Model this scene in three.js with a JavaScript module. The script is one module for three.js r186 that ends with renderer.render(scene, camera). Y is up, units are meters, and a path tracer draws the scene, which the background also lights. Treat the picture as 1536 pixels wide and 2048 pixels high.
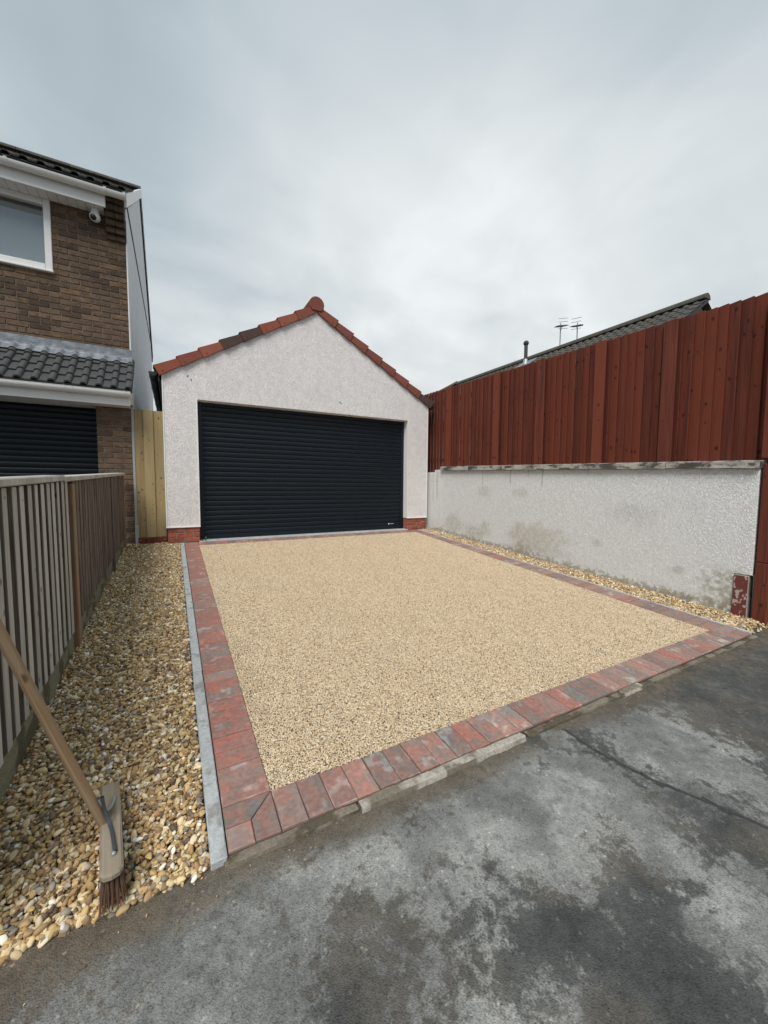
import * as THREE from 'three';
import { mergeGeometries, mergeVertices } from 'three/addons/utils/BufferGeometryUtils.js';

// ------------------------------------------------------------------ camera, sky, sun, exposure
const scene = new THREE.Scene();
const camera = new THREE.PerspectiveCamera(2 * Math.atan(1024 / 773.87) * 180 / Math.PI, 0.75, 0.05, 400);
camera.position.set(0.0927, 0.8774, 6.4615);
camera.rotation.order = 'YXZ';
camera.rotation.set(-3.976 * Math.PI / 180, -28.623 * Math.PI / 180, 0.397 * Math.PI / 180);
camera.updateMatrixWorld();

const renderer = new THREE.WebGLRenderer({ antialias: true });
renderer.setSize(768, 1024);
renderer.toneMapping = THREE.LinearToneMapping;
renderer.toneMappingExposure = 2.0;
renderer.shadowMap.enabled = true;

const SUN = new THREE.Vector3(-0.34, 0.79, 0.52).normalize();
const sun = new THREE.DirectionalLight(new THREE.Color(1.0, 0.965, 0.91), 1.5);
sun.position.copy(SUN).multiplyScalar(40);
sun.target.position.set(2, 0, 2);
sun.castShadow = true;
sun.shadow.radius = 55;
sun.shadow.mapSize.set(2048, 2048);
Object.assign(sun.shadow.camera, { left: -14, right: 14, top: 14, bottom: -14, near: 1, far: 90 });
scene.add(sun, sun.target);

// ------------------------------------------------------------------ random numbers and noise
function rng(seed) { let a = seed >>> 0; return () => { a = (a + 0x6D2B79F5) | 0; let t = Math.imul(a ^ (a >>> 15), 1 | a); t = (t + Math.imul(t ^ (t >>> 7), 61 | t)) ^ t; return ((t ^ (t >>> 14)) >>> 0) / 4294967296; }; }
function hash(i, j, s) { let h = Math.imul(i, 374761393) ^ Math.imul(j, 668265263) ^ Math.imul(s + 11, 974634781); h = Math.imul(h ^ (h >>> 13), 1274126177); h ^= h >>> 16; return (h >>> 0) / 4294967296; }
const md = (a, p) => p ? ((a % p) + p) % p : a;
function vn(x, y, p = 0, s = 0, q = p) {
  const i = Math.floor(x), j = Math.floor(y); let u = x - i, v = y - j; u = u * u * (3 - 2 * u); v = v * v * (3 - 2 * v);
  const a = md(i, p), b = md(i + 1, p), c = md(j, q), d = md(j + 1, q);
  return (hash(a, c, s) * (1 - u) + hash(b, c, s) * u) * (1 - v) + (hash(a, d, s) * (1 - u) + hash(b, d, s) * u) * v;
}
function fbm(x, y, oct = 4, p = 0, s = 0, q = p) { let r = 0, a = 0.5, n = 0; for (let o = 0; o < oct; o++) { r += a * vn(x, y, p, s + o * 7, q); n += a; a *= 0.5; x *= 2; y *= 2; p *= 2; q *= 2; } return r / n; }
function worley(x, y, p, s) { // distance to nearest, id of nearest, distance to second
  const i = Math.floor(x), j = Math.floor(y); let d1 = 9, d2 = 9, id = 0;
  for (let a = -1; a <= 1; a++) for (let b = -1; b <= 1; b++) {
    const ci = md(i + a, p), cj = md(j + b, p), fx = i + a + hash(ci, cj, s) - x, fy = j + b + hash(ci, cj, s + 1) - y, d = Math.hypot(fx, fy);
    if (d < d1) { d2 = d1; d1 = d; id = hash(ci, cj, s + 2); } else if (d < d2) d2 = d;
  }
  return [d1, id, d2];
}
const sm = (a, b, x) => { const t = Math.min(1, Math.max(0, (x - a) / (b - a))); return t * t * (3 - 2 * t); };
const mix = (a, b, t) => a + (b - a) * t;
const mix3 = (a, b, t) => [mix(a[0], b[0], t), mix(a[1], b[1], t), mix(a[2], b[2], t)];
const enc = (c) => { c = Math.min(1, Math.max(0, c)); return 255 * (c <= 0.0031308 ? 12.92 * c : 1.055 * Math.pow(c, 1 / 2.4) - 0.055); };
const dec = (v) => { v /= 255; return v <= 0.04045 ? v / 12.92 : Math.pow((v + 0.055) / 1.055, 2.4); };
function finish(t) { t.wrapS = t.wrapT = THREE.RepeatWrapping; t.magFilter = THREE.LinearFilter; t.minFilter = THREE.LinearMipmapLinearFilter; t.generateMipmaps = true; t.needsUpdate = true; return t; }
function colourMap(w, h, fn) { // fn(u, v) -> linear rgb
  const d = new Uint8Array(w * h * 4);
  for (let j = 0, k = 0; j < h; j++) for (let i = 0; i < w; i++, k += 4) { const c = fn((i + 0.5) / w, (j + 0.5) / h); d[k] = enc(c[0]); d[k + 1] = enc(c[1]); d[k + 2] = enc(c[2]); d[k + 3] = 255; }
  const t = new THREE.DataTexture(d, w, h); t.colorSpace = THREE.SRGBColorSpace; return finish(t);
}
function greyMap(w, h, fn) {
  const d = new Uint8Array(w * h * 4);
  for (let j = 0, k = 0; j < h; j++) for (let i = 0; i < w; i++, k += 4) { d[k] = d[k + 1] = d[k + 2] = 255 * Math.min(1, Math.max(0, fn((i + 0.5) / w, (j + 0.5) / h))); d[k + 3] = 255; }
  return finish(new THREE.DataTexture(d, w, h));
}
const rep = (t, su, sv = su, ou = 0, ov = 0) => { const c = t.clone(); c.repeat.set(1 / su, 1 / sv); c.offset.set(ou, ov); c.needsUpdate = true; return c; };

// ------------------------------------------------------------------ overcast sky
{
  const W = 1536, H = 768, d = new Float32Array(W * H * 4);
  const az0 = new THREE.Vector3(0.60, 0.36, -0.72).normalize();     // thin, bright cloud low on the right
  for (let j = 0, k = 0; j < H; j++) for (let i = 0; i < W; i++, k += 4) {
    if (j < H * 0.485) { d[k] = 0.27; d[k + 1] = 0.285; d[k + 2] = 0.29; d[k + 3] = 1; continue; }
    const ph = ((i + 0.5) / W - 0.5) * 2 * Math.PI, th = ((j + 0.5) / H - 0.5) * Math.PI;
    const x = Math.cos(th) * Math.cos(ph), y = Math.sin(th), z = Math.cos(th) * Math.sin(ph);
    const yy = Math.max(y, 0.0) + 0.22, cx = x / yy, cz = z / yy;                 // flat cloud layer
    const wx = fbm(cx * 0.9 + 3, cz * 0.9, 4, 0, 50) - 0.5, wz = fbm(cx * 0.9, cz * 0.9 + 9, 4, 0, 60) - 0.5;
    const big = fbm(cx * 0.62 + wx * 1.3 + 7.9, cz * 0.62 + wz * 1.3 + 3.1, 5, 0, 71) - 0.5;
    const fine = 0.6 * (fbm(cx * 2.2 + wx * 3, cz * 2.2 + wz * 3, 5, 0, 84) - 0.5) + 0.45 * (fbm(cx * 6.5 + wx * 5, cz * 6.5 + wz * 5, 5, 0, 86) - 0.5) * sm(0.9, 0.25, y);
    const g = x * az0.x + y * az0.y + z * az0.z, glow = Math.exp((g - 1) / 0.055), glow2 = Math.exp((g - 1) / 0.26);
    const wisp = fbm(cx * 1.1 + wx * 2 + 20, cz * 3.6 + wz * 2, 5, 0, 95) - 0.5;
    let v = 0.765 + 0.10 * big + 0.20 * fine + 0.11 * wisp + 0.085 * glow + 0.085 * glow2 - 0.03 * sm(0.45, 0.9, y) + 0.02 * sm(0.35, 0.0, y);
    v = Math.min(v, 0.955);
    const blue = sm(0.95, 0.66, v);
    const sr = v * (0.980 - 0.058 * blue), sg = v * (1 + 0.004 * blue), sb = v * (1.008 + 0.048 * blue);
    const L = 1 / 2.0;                                                            // exposure of the picture
    d[k] = dec(sr * 255) * L; d[k + 1] = dec(sg * 255) * L; d[k + 2] = dec(sb * 255) * L; d[k + 3] = 1;
  }
  const t = new THREE.DataTexture(d, W, H, THREE.RGBAFormat, THREE.FloatType);
  t.mapping = THREE.EquirectangularReflectionMapping; t.magFilter = THREE.LinearFilter; t.minFilter = THREE.LinearFilter; t.needsUpdate = true;
  scene.background = t; scene.environment = t;
}

// ------------------------------------------------------------------ object helpers
const used = {};
const numbered = (n) => { if (!(n in used)) { used[n] = 0; return n; } return n + '_' + String(++used[n]).padStart(3, '0'); };
function shade(o) { o.castShadow = o.receiveShadow = true; return o; }
function thing(name, label, category, pos = [0, 0, 0], group) {
  const o = new THREE.Group(); o.name = numbered(name); o.position.set(...pos); o.userData = { label, category }; if (group) o.userData.group = group; scene.add(o); return o;
}
function setting(name, label, category) { const o = new THREE.Group(); o.name = numbered(name); o.userData = { kind: 'structure', label, category }; scene.add(o); return o; }
function obj(name, geo, mat, parent) { const m = shade(new THREE.Mesh(geo, mat)); m.name = name; if (parent) parent.add(m); return m; }
const many = (list) => mergeGeometries(list.map((g) => g.index ? g.toNonIndexed() : g));

// box-projected texture coordinates in metres
function boxUV(g, ou = 0, ov = 0) {
  if (g.index) g = g.toNonIndexed();
  const p = g.attributes.position, n = g.attributes.normal, uv = new Float32Array(p.count * 2);
  for (let t = 0; t < p.count; t += 3) {
    const ax = Math.abs(n.getX(t) + n.getX(t + 1) + n.getX(t + 2)), ay = Math.abs(n.getY(t) + n.getY(t + 1) + n.getY(t + 2)), az = Math.abs(n.getZ(t) + n.getZ(t + 1) + n.getZ(t + 2));
    for (let k = t; k < t + 3; k++) {
      let a, b; if (ax >= ay && ax >= az) { a = p.getZ(k); b = p.getY(k); } else if (az >= ay) { a = p.getX(k); b = p.getY(k); } else { a = p.getX(k); b = p.getZ(k); }
      uv[2 * k] = a + ou; uv[2 * k + 1] = b + ov;
    }
  }
  g.setAttribute('uv', new THREE.BufferAttribute(uv, 2)); return g;
}
// chamfered box from corner to corner
function cbox(x0, x1, y0, y1, z0, z1, c = 0.004, ou = 0, ov = 0) {
  const m = [(x0 + x1) / 2, (y0 + y1) / 2, (z0 + z1) / 2], h = [(x1 - x0) / 2, (y1 - y0) / 2, (z1 - z0) / 2];
  c = Math.min(c, h[0] * 0.9, h[1] * 0.9, h[2] * 0.9);
  const P = (s, ax) => [0, 1, 2].map((k) => s[k] * (k === ax ? h[k] : h[k] - c));
  const tris = [], S = [-1, 1];
  const tri = (a, b, d) => {
    const u = [0, 1, 2].map((k) => b[k] - a[k]), v = [0, 1, 2].map((k) => d[k] - a[k]);
    const n = [u[1] * v[2] - u[2] * v[1], u[2] * v[0] - u[0] * v[2], u[0] * v[1] - u[1] * v[0]];
    if (n[0] * (a[0] + b[0] + d[0]) + n[1] * (a[1] + b[1] + d[1]) + n[2] * (a[2] + b[2] + d[2]) < 0) tris.push(a, d, b); else tris.push(a, b, d);
  };
  const quad = (a, b, d, e) => { tri(a, b, d); tri(a, d, e); };
  for (let ax = 0; ax < 3; ax++) {
    const i = (ax + 1) % 3, j = (ax + 2) % 3, mk = (a, b, d) => { const s = []; s[ax] = a; s[i] = b; s[j] = d; return s; };
    for (const a of S) quad(P(mk(a, -1, -1), ax), P(mk(a, 1, -1), ax), P(mk(a, 1, 1), ax), P(mk(a, -1, 1), ax));
    for (const b of S) for (const d of S) quad(P(mk(-1, b, d), i), P(mk(1, b, d), i), P(mk(1, b, d), j), P(mk(-1, b, d), j));
  }
  for (const a of S) for (const b of S) for (const d of S) tri(P([a, b, d], 0), P([a, b, d], 1), P([a, b, d], 2));
  const g = new THREE.BufferGeometry();
  g.setAttribute('position', new THREE.Float32BufferAttribute(tris.flatMap((p) => p.map((q, k) => q + m[k])), 3)); g.computeVertexNormals();
  return boxUV(g, ou, ov);
}
// prism: closed outline [[a,b]..] pushed along the third axis; axis 'z' (x,y), 'x' (z,y), 'y' (x,z)
function prism(pts, d0, d1, axis = 'z', bevel = 0, holes = []) {
  const s = new THREE.Shape(pts.map((p) => new THREE.Vector2(p[0], p[1])));
  for (const h of holes) s.holes.push(new THREE.Path(h.map((p) => new THREE.Vector2(p[0], p[1]))));
  const g = new THREE.ExtrudeGeometry(s, { depth: d1 - d0 - 2 * bevel, bevelEnabled: bevel > 0, bevelThickness: bevel, bevelSize: bevel, bevelOffset: -bevel, bevelSegments: 1, steps: 1, curveSegments: 6 });
  g.translate(0, 0, d0 + bevel);
  if (axis === 'x') g.applyMatrix4(new THREE.Matrix4().set(0, 0, 1, 0, 0, 1, 0, 0, 1, 0, 0, 0, 0, 0, 0, 1));
  if (axis === 'y') g.applyMatrix4(new THREE.Matrix4().set(1, 0, 0, 0, 0, 0, 1, 0, 0, 1, 0, 0, 0, 0, 0, 1));
  if (axis !== 'z') { const p = g.toNonIndexed ? (g.index ? g.toNonIndexed() : g) : g; const a = p.attributes.position.array; for (let k = 0; k < a.length; k += 9) for (let q = 0; q < 3; q++) { const t = a[k + 3 + q]; a[k + 3 + q] = a[k + 6 + q]; a[k + 6 + q] = t; } p.computeVertexNormals(); return boxUV(p); }
  return boxUV(g);
}
function tube(points, r, seg = 12, rad = 8) { const c = points.length === 2 ? new THREE.LineCurve3(new THREE.Vector3(...points[0]), new THREE.Vector3(...points[1])) : new THREE.CatmullRomCurve3(points.map((p) => new THREE.Vector3(...p))); return new THREE.TubeGeometry(c, points.length === 2 ? 1 : seg, r, rad, false); }
const mat = (rgb, rough = 0.8, extra = {}) => new THREE.MeshStandardMaterial({ color: new THREE.Color().setRGB(...rgb), roughness: rough, ...extra });

// ------------------------------------------------------------------ textures
const T = {};
T.render = (() => { // thrown render: overlapping soft lumps and ridges, 1 m square
  const N = 1024, h = new Float32Array(N * N), r = rng(404);
  for (let i = 0; i < N * N; i++) h[i] = 0.22 * fbm((i % N) / N * 40, Math.floor(i / N) / N * 40, 3, 40, 41);
  for (let k = 0; k < 24000; k++) {
    const cx = r() * N, cy = r() * N, a = r() * 3.14, l = 3.5 + 5 * r(), w = 3 + 2.5 * r(), ca = Math.cos(a), sa = Math.sin(a), ht = 0.25 + 0.6 * r(), R = Math.ceil(Math.max(l, w));
    for (let y = -R; y <= R; y++) for (let x = -R; x <= R; x++) { const u = (x * ca + y * sa) / l, v = (-x * sa + y * ca) / w, d = u * u + v * v; if (d >= 1) continue; const i = md(Math.floor(cy) + y, N) * N + md(Math.floor(cx) + x, N), q = ht * (1 - d) * (1 - 0.3 * d); if (q > h[i]) h[i] = q + 0.1 * h[i]; }
  }
  const d = new Uint8Array(N * N * 4); for (let i = 0; i < N * N; i++) { d[i * 4] = d[i * 4 + 1] = d[i * 4 + 2] = 255 * Math.min(1, h[i]); d[i * 4 + 3] = 255; }
  return finish(new THREE.DataTexture(d, N, N));
})();
T.mottle = greyMap(512, 512, (u, v) => 0.25 + 0.75 * fbm(u * 6, v * 6, 6, 6, 90));
T.grit = greyMap(768, 768, (u, v) => { const a = worley(u * 170, v * 170, 170, 5); return 0.25 + 0.5 * a[1] * sm(0.7, 0.15, a[0]) + 0.35 * (fbm(u * 60, v * 60, 4, 60, 8) - 0.4); });
T.fine = greyMap(512, 512, (u, v) => fbm(u * 50, v * 50, 4, 50, 12));
// timber, 8 boards of 0.125 m side by side (1 m) and 2 m of length: value and knots
function timber(seed, base, dark, light, knotty, weather = 0, knotSize = 1) {
  const r = rng(seed), knots = [];
  for (let b = 0; b < 8; b++) for (let k = 0; k < knotty; k++) knots.push([(b + 0.15 + 0.7 * r()) / 8, r(), knotSize * (0.5 + r() * 0.9)]);
  return colourMap(512, 1024, (u, v) => {
    const b = Math.floor(u * 8), tone = hash(b, seed, 3);
    let bend = 0, kd = 0;
    for (const [ku, kv, ks] of knots) { let dv = Math.abs(v - kv); dv = Math.min(dv, 1 - dv); if (dv > 0.05) continue; const du = (u - ku) * 1.0, dd = Math.hypot(du / 0.0085, dv / 0.0055) / ks; kd = Math.max(kd, sm(1.5, 0.55, dd)); bend += 0.008 * Math.exp(-dd * dd * 0.12) * Math.sign(du); }
    const grain = fbm((u + bend) * 150, v * 9, 4, 150, seed + 5, 9), broad = fbm((u + bend) * 26, v * 4, 3, 26, seed + 9, 4), streak = vn((u + bend) * 260, v * 5, 260, seed + 2, 5);
    let c = mix3(dark, light, sm(0.2, 0.85, grain * 0.5 + broad * 0.35 + streak * 0.25 + (tone - 0.5) * 0.55));
    c = mix3(c, base, 0.35);
    if (weather) { const w = fbm(u * 20, v * 7, 4, 20, seed + 31, 7); c = mix3(c, [0.36, 0.335, 0.29], weather * sm(0.3, 0.75, w + 0.25 * streak - 0.1)); }
    return mix3(c, [dark[0] * 0.4, dark[1] * 0.38, dark[2] * 0.36], kd * 0.85);
  });
}
T.redwood = timber(101, [0.118, 0.0205, 0.0092], [0.040, 0.007, 0.004], [0.205, 0.042, 0.016], 4, 0, 1.5);
T.pine = timber(102, [0.31, 0.228, 0.108], [0.20, 0.132, 0.056], [0.41, 0.31, 0.16], 9);
T.silver = timber(103, [0.42, 0.40, 0.355], [0.29, 0.265, 0.225], [0.54, 0.52, 0.47], 3);
T.brown = timber(104, [0.105, 0.066, 0.046], [0.06, 0.035, 0.024], [0.155, 0.104, 0.075], 3, 0.25);
T.handle = timber(105, [0.33, 0.2, 0.095], [0.2, 0.115, 0.055], [0.42, 0.28, 0.15], 1, 0.25);
T.woodbump = greyMap(512, 512, (u, v) => fbm(u * 120, v * 8, 4, 120, 77, 8));
// brindled paver face, 2 m square
T.paver = colourMap(800, 800, (u, v) => {
  const f = fbm(u * 22, v * 22, 4, 22, 200), g = fbm(u * 40 + 3, v * 40, 4, 40, 210), h = fbm(u * 150, v * 150, 3, 150, 220), pale = fbm(u * 30, v * 30 + 5, 4, 30, 230);
  let c = mix3([0.29, 0.115, 0.092], [0.23, 0.125, 0.108], sm(0.35, 0.65, g));
  c = mix3(c, [0.165, 0.128, 0.118], 0.75 * sm(0.54, 0.72, f));
  c = mix3(c, [0.38, 0.27, 0.245], 0.6 * sm(0.60, 0.78, pale));
  const k = 0.72 + 0.56 * h; return c.map((q) => q * k);
});
T.brick = colourMap(768, 768, (u, v) => {
  const f = fbm(u * 14, v * 14, 4, 14, 300), h = fbm(u * 120, v * 120, 4, 120, 310), e = fbm(u * 40, v * 60, 3, 40, 320, 60);
  let c = mix3([0.108, 0.070, 0.047], [0.150, 0.102, 0.068], sm(0.3, 0.7, f)); c = mix3(c, [0.055, 0.036, 0.026], sm(0.6, 0.8, e) * 0.7);
  const k = 0.65 + 0.7 * h; return c.map((q) => q * k);
});
T.redbrick = colourMap(512, 512, (u, v) => { const f = fbm(u * 14, v * 14, 4, 14, 400), h = fbm(u * 90, v * 90, 4, 90, 410); const c = mix3([0.27, 0.068, 0.042], [0.37, 0.12, 0.075], sm(0.3, 0.7, f)), k = 0.7 + 0.6 * h; return c.map((q) => q * k); });
T.clay = colourMap(512, 512, (u, v) => { const f = fbm(u * 8, v * 8, 5, 8, 500), h = fbm(u * 70, v * 70, 4, 70, 510); const k = 0.75 + 0.5 * h; return mix3([0.85, 0.80, 0.78], [1.0, 1.0, 1.0], f).map((q) => q * k); });
T.lichen = colourMap(512, 512, (u, v) => { // weathered concrete coping, 1 m
  const f = fbm(u * 5, v * 14, 6, 5, 600, 14), h = fbm(u * 60, v * 60, 4, 60, 610); let c = mix3([0.47, 0.45, 0.40], [0.075, 0.072, 0.064], sm(0.40, 0.64, f + 0.25 * (h - 0.5))); const k = 0.7 + 0.6 * h; return c.map((q) => q * k);
});
T.concrete = colourMap(512, 512, (u, v) => { const f = fbm(u * 5, v * 5, 6, 5, 700), h = fbm(u * 80, v * 80, 3, 80, 710), s = fbm(u * 12, v * 12, 5, 12, 720); let c = mix3([0.36, 0.38, 0.39], [0.50, 0.515, 0.52], f); c = mix3(c, [0.21, 0.205, 0.19], 0.7 * sm(0.58, 0.72, s)); const k = 0.8 + 0.4 * h; return c.map((q) => q * k); });
T.kerb = colourMap(512, 512, (u, v) => { const f = fbm(u * 7, v * 7, 6, 7, 730), h = fbm(u * 80, v * 80, 4, 80, 740); let c = mix3([0.46, 0.42, 0.36], [0.21, 0.18, 0.135], sm(0.45, 0.62, f)); const k = 0.65 + 0.7 * h; return c.map((q) => q * k); });
T.tile = colourMap(512, 512, (u, v) => { const f = fbm(u * 6, v * 6, 5, 6, 800), h = fbm(u * 90, v * 90, 3, 90, 810); const k = 0.75 + 0.5 * h; return mix3([0.040, 0.044, 0.045], [0.066, 0.070, 0.070], f).map((q) => q * k); });
T.oldtile = colourMap(512, 512, (u, v) => { const f = fbm(u * 8, v * 8, 5, 8, 820), h = fbm(u * 60, v * 60, 4, 60, 830); let c = mix3([0.055, 0.05, 0.047], [0.10, 0.094, 0.085], f); c = mix3(c, [0.115, 0.115, 0.06], 0.8 * sm(0.58, 0.72, fbm(u * 14, v * 14, 4, 14, 840))); const k = 0.6 + 0.8 * h; return c.map((q) => q * k); });
T.lead = colourMap(256, 256, (u, v) => { const f = fbm(u * 10, v * 6, 5, 10, 850, 6); return mix3([0.10, 0.115, 0.135], [0.33, 0.355, 0.385], f); });
T.white = colourMap(256, 256, (u, v) => { const f = fbm(u * 5, v * 5, 5, 5, 860), k = 0.92 + 0.12 * f; return [0.74 * k, 0.735 * k, 0.715 * k]; });
T.sidewall = colourMap(512, 512, (u, v) => { const f = fbm(u * 9, v * 2, 5, 9, 870, 2), h = fbm(u * 60, v * 60, 3, 60, 880); const c = mix3([0.74, 0.745, 0.765], [0.80, 0.80, 0.81], sm(0.25, 0.75, f)); return c.map((q) => q * (0.9 + 0.2 * h)); });

// garage render: clean, faintly pink, blotched; 3 m
T.garagewall = colourMap(700, 700, (u, v) => {
  const f = fbm(u * 4, v * 4, 6, 4, 900), g = fbm(u * 60, v * 60, 4, 60, 910), w = fbm(u * 9 + 1, v * 5, 4, 9, 915, 5);
  let c = mix3([0.84, 0.80, 0.79], [0.88, 0.845, 0.835], f); c = mix3(c, [0.76, 0.73, 0.73], 0.3 * sm(0.56, 0.75, w)); return c.map((q) => q * (0.9 + 0.2 * g));
});
// boundary wall: white, with the damp patches, runs and splashed soil seen on it; u along the wall 0..5.2 m, v height -0.5..1.25 m
const blob = (px, py, cx, cy, rx, ry, s) => Math.abs(px - cx) > rx * 1.7 || Math.abs(py - cy) > ry * 1.7 ? 0 : sm(1.25, 0.45, Math.hypot((px - cx) / rx, (py - cy) / ry) + 1.5 * (fbm(px * 4 + s, py * 4, 5, 0, s) - 0.5) + 0.5 * (fbm(px * 17 + s, py * 17, 3, 0, s) - 0.5));
T.boundary = colourMap(1536, 520, (u, v) => {
  const z = u * 5.2, y = -0.5 + v * 1.75;
  const f = fbm(z * 3, y * 3, 5, 0, 940), g = fbm(z * 70, y * 70, 3, 0, 950);
  let c = mix3([0.85, 0.85, 0.84], [0.89, 0.89, 0.885], f); c = c.map((q) => q * (0.9 + 0.2 * g));
  const soil = (t, amt) => { c = mix3(c, t, amt); };
  const grain = sm(0.25, 0.7, fbm(z * 26, y * 26, 4, 0, 955));
  soil([0.52, 0.46, 0.35], 0.62 * blob(z, y, 2.52, 0.12, 0.56, 0.20, 11) * (0.55 + 0.45 * grain));
  soil([0.46, 0.42, 0.35], 0.5 * blob(z, y, 2.45, -0.10, 0.62, 0.12, 12) * (0.5 + 0.5 * grain));
  soil([0.48, 0.45, 0.37], 0.50 * blob(z, y, 0.60, 0.16, 0.36, 0.17, 13) * (0.5 + 0.5 * grain));
  soil([0.46, 0.43, 0.32], 0.5 * blob(z, y, 1.35, 0.06, 0.30, 0.16, 14) * (0.4 + 0.6 * grain));
  soil([0.50, 0.47, 0.40], 0.28 * blob(z, y, 1.45, 0.78, 0.16, 0.10, 15));
  soil([0.50, 0.48, 0.41], 0.26 * blob(z, y, 2.26, 0.78, 0.17, 0.09, 16));
  soil([0.52, 0.51, 0.49], 0.30 * blob(z, y, 3.80, 0.55, 0.35, 0.16, 21));
  soil([0.42, 0.38, 0.29], 0.30 * blob(z, y, 3.47, 0.16, 0.08, 0.07, 17));
  soil([0.42, 0.38, 0.30], 0.4 * blob(z, y, 4.35, -0.03, 0.05, 0.04, 18));
  soil([0.41, 0.38, 0.28], 0.75 * blob(z, y, 4.72, -0.18, 0.22, 0.22, 19) * grain);
  soil([0.42, 0.38, 0.28], 0.8 * blob(z, y, 4.5, -0.33, 0.75, 0.10, 20) * grain);
  for (const [x, top, len, w, a] of [[1.44, 1.16, 0.35, 0.012, 0.7], [2.03, 1.14, 0.28, 0.016, 0.8], [2.61, 1.12, 0.30, 0.016, 0.8], [2.37, 1.12, 0.13, 0.01, 0.5], [1.9, 1.15, 0.12, 0.008, 0.4], [3.3, 1.1, 0.1, 0.02, 0.35], [0.22, 1.1, 0.6, 0.05, 0.45], [0.10, 1.1, 0.7, 0.03, 0.35]]) {
    const xx = x + 0.02 * (vn(y * 9, x * 31, 0, 5) - 0.5); soil([0.40, 0.33, 0.22], a * sm(w, w * 0.3, Math.abs(z - xx)) * sm(top - len, top - len * 0.6, y) * (0.4 + 0.6 * vn(y * 40, x, 0, 9)));
  }
  // splashed soil in grains along the foot of the wall
  const foot = -0.0752 * z + 0.02, hgt = 0.02 + 0.16 * fbm(z * 2.2, 1, 4, 0, 960);
  soil([0.36, 0.33, 0.25], 0.75 * sm(0.42, 0.62, fbm(z * 30, y * 30, 4, 0, 965) + 0.25 * sm(hgt, 0, y - foot) - 0.12) * sm(hgt * 1.4, 0, y - foot));
  return c;
});

// tarmac: sun-bleached grey with darker damp and dirt patches where the photograph shows them; x -1.2..7, z 5..9.1
const ROAD = { x0: -1.2, x1: 7.0, z0: 5.0, z1: 7.05 };
const damp = [
  [[-1.2, 5.0], [-0.35, 5.0], [-0.13, 5.0], [0.17, 5.0], [0.68, 5.11], [0.55, 5.15], [0.39, 5.17], [0.24, 5.18], [0.13, 5.21], [0.04, 5.25], [-0.06, 5.26], [-0.11, 5.3], [-0.21, 5.34], [-0.5, 5.5], [-1.2, 5.6]],
  [[0.58, 5.42], [0.64, 5.49], [0.71, 5.56], [0.71, 5.64], [0.63, 5.67], [0.58, 5.76], [0.4, 5.9], [0.1, 5.8], [0.29, 5.6], [0.36, 5.51], [0.49, 5.45]],
  [[0.8, 5.57], [0.92, 5.59], [0.81, 5.68], [0.74, 5.73], [0.69, 5.75], [0.7, 5.7], [0.75, 5.62]],
  [[1.03, 5.58], [1.09, 5.65], [1.22, 5.69], [1.23, 5.75], [1.4, 5.7], [1.49, 5.69], [1.49, 5.8], [1.52, 5.86], [1.45, 5.91], [1.42, 5.99], [1.41, 6.08], [1.5, 6.2], [1.6, 6.5], [1.2, 6.5], [0.91, 5.93], [0.93, 5.9], [0.91, 5.86], [0.86, 5.83], [0.86, 5.78], [0.91, 5.72], [0.98, 5.64]],
  [[2.25, 5.15], [2.4, 5.0], [7.0, 5.0], [7.0, 7], [2.7, 6.4], [2.51, 5.81], [2.55, 5.69], [2.58, 5.54], [2.59, 5.39], [2.47, 5.24], [2.32, 5.22]],
  [[1.89, 5.16], [1.99, 5.24], [1.94, 5.46], [1.95, 5.63], [2.03, 5.71], [2.06, 5.85], [2.2, 5.94], [2.1, 6.3], [1.80, 6.2], [1.82, 5.93], [1.76, 5.81], [1.80, 5.69], [1.84, 5.53], [1.87, 5.35]],
  [[0.99, 5.15], [1.19, 5.16], [1.25, 5.21], [1.17, 5.25], [1.03, 5.19]], [[0.78, 5.14], [0.92, 5.17], [0.92, 5.2], [0.87, 5.21], [0.78, 5.18]],
  [[0.72, 5.14], [0.81, 5.17], [0.73, 5.21], [0.66, 5.2], [0.58, 5.19], [0.53, 5.18]], [[1.3, 5.1], [1.9, 5.1], [1.9, 5.21], [1.6, 5.19], [1.4, 5.21], [1.25, 5.2]],
];
const DS = 10, gw = 410, gh = 103, dampGrid = new Float32Array(gw * gh);                     // signed distance on a 2 cm grid
{
  const seg = (px, py, a, b) => { const dx = b[0] - a[0], dy = b[1] - a[1], t = Math.min(1, Math.max(0, ((px - a[0]) * dx + (py - a[1]) * dy) / (dx * dx + dy * dy + 1e-9))); return Math.hypot(px - a[0] - t * dx, py - a[1] - t * dy); };
  for (let j = 0; j < gh; j++) for (let i = 0; i < gw; i++) {
    const x = ROAD.x0 + (i + 0.5) * 0.02, z = ROAD.z0 + (j + 0.5) * 0.02; let best = -9;
    for (const P of damp) { let ins = false, d = 9; for (let a = 0, b = P.length - 1; a < P.length; b = a++) { if ((P[a][1] > z) !== (P[b][1] > z) && x < (P[b][0] - P[a][0]) * (z - P[a][1]) / (P[b][1] - P[a][1]) + P[a][0]) ins = !ins; d = Math.min(d, seg(x, z, P[a], P[b])); } best = Math.max(best, ins ? d : -d); }
    if (z > 6.3) best = Math.max(best, 0.35 * (fbm(x * 1.2, z * 1.2, 4, 0, 77) - 0.48) * sm(6.3, 6.9, z));
    dampGrid[j * gw + i] = best;
  }
}
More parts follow.
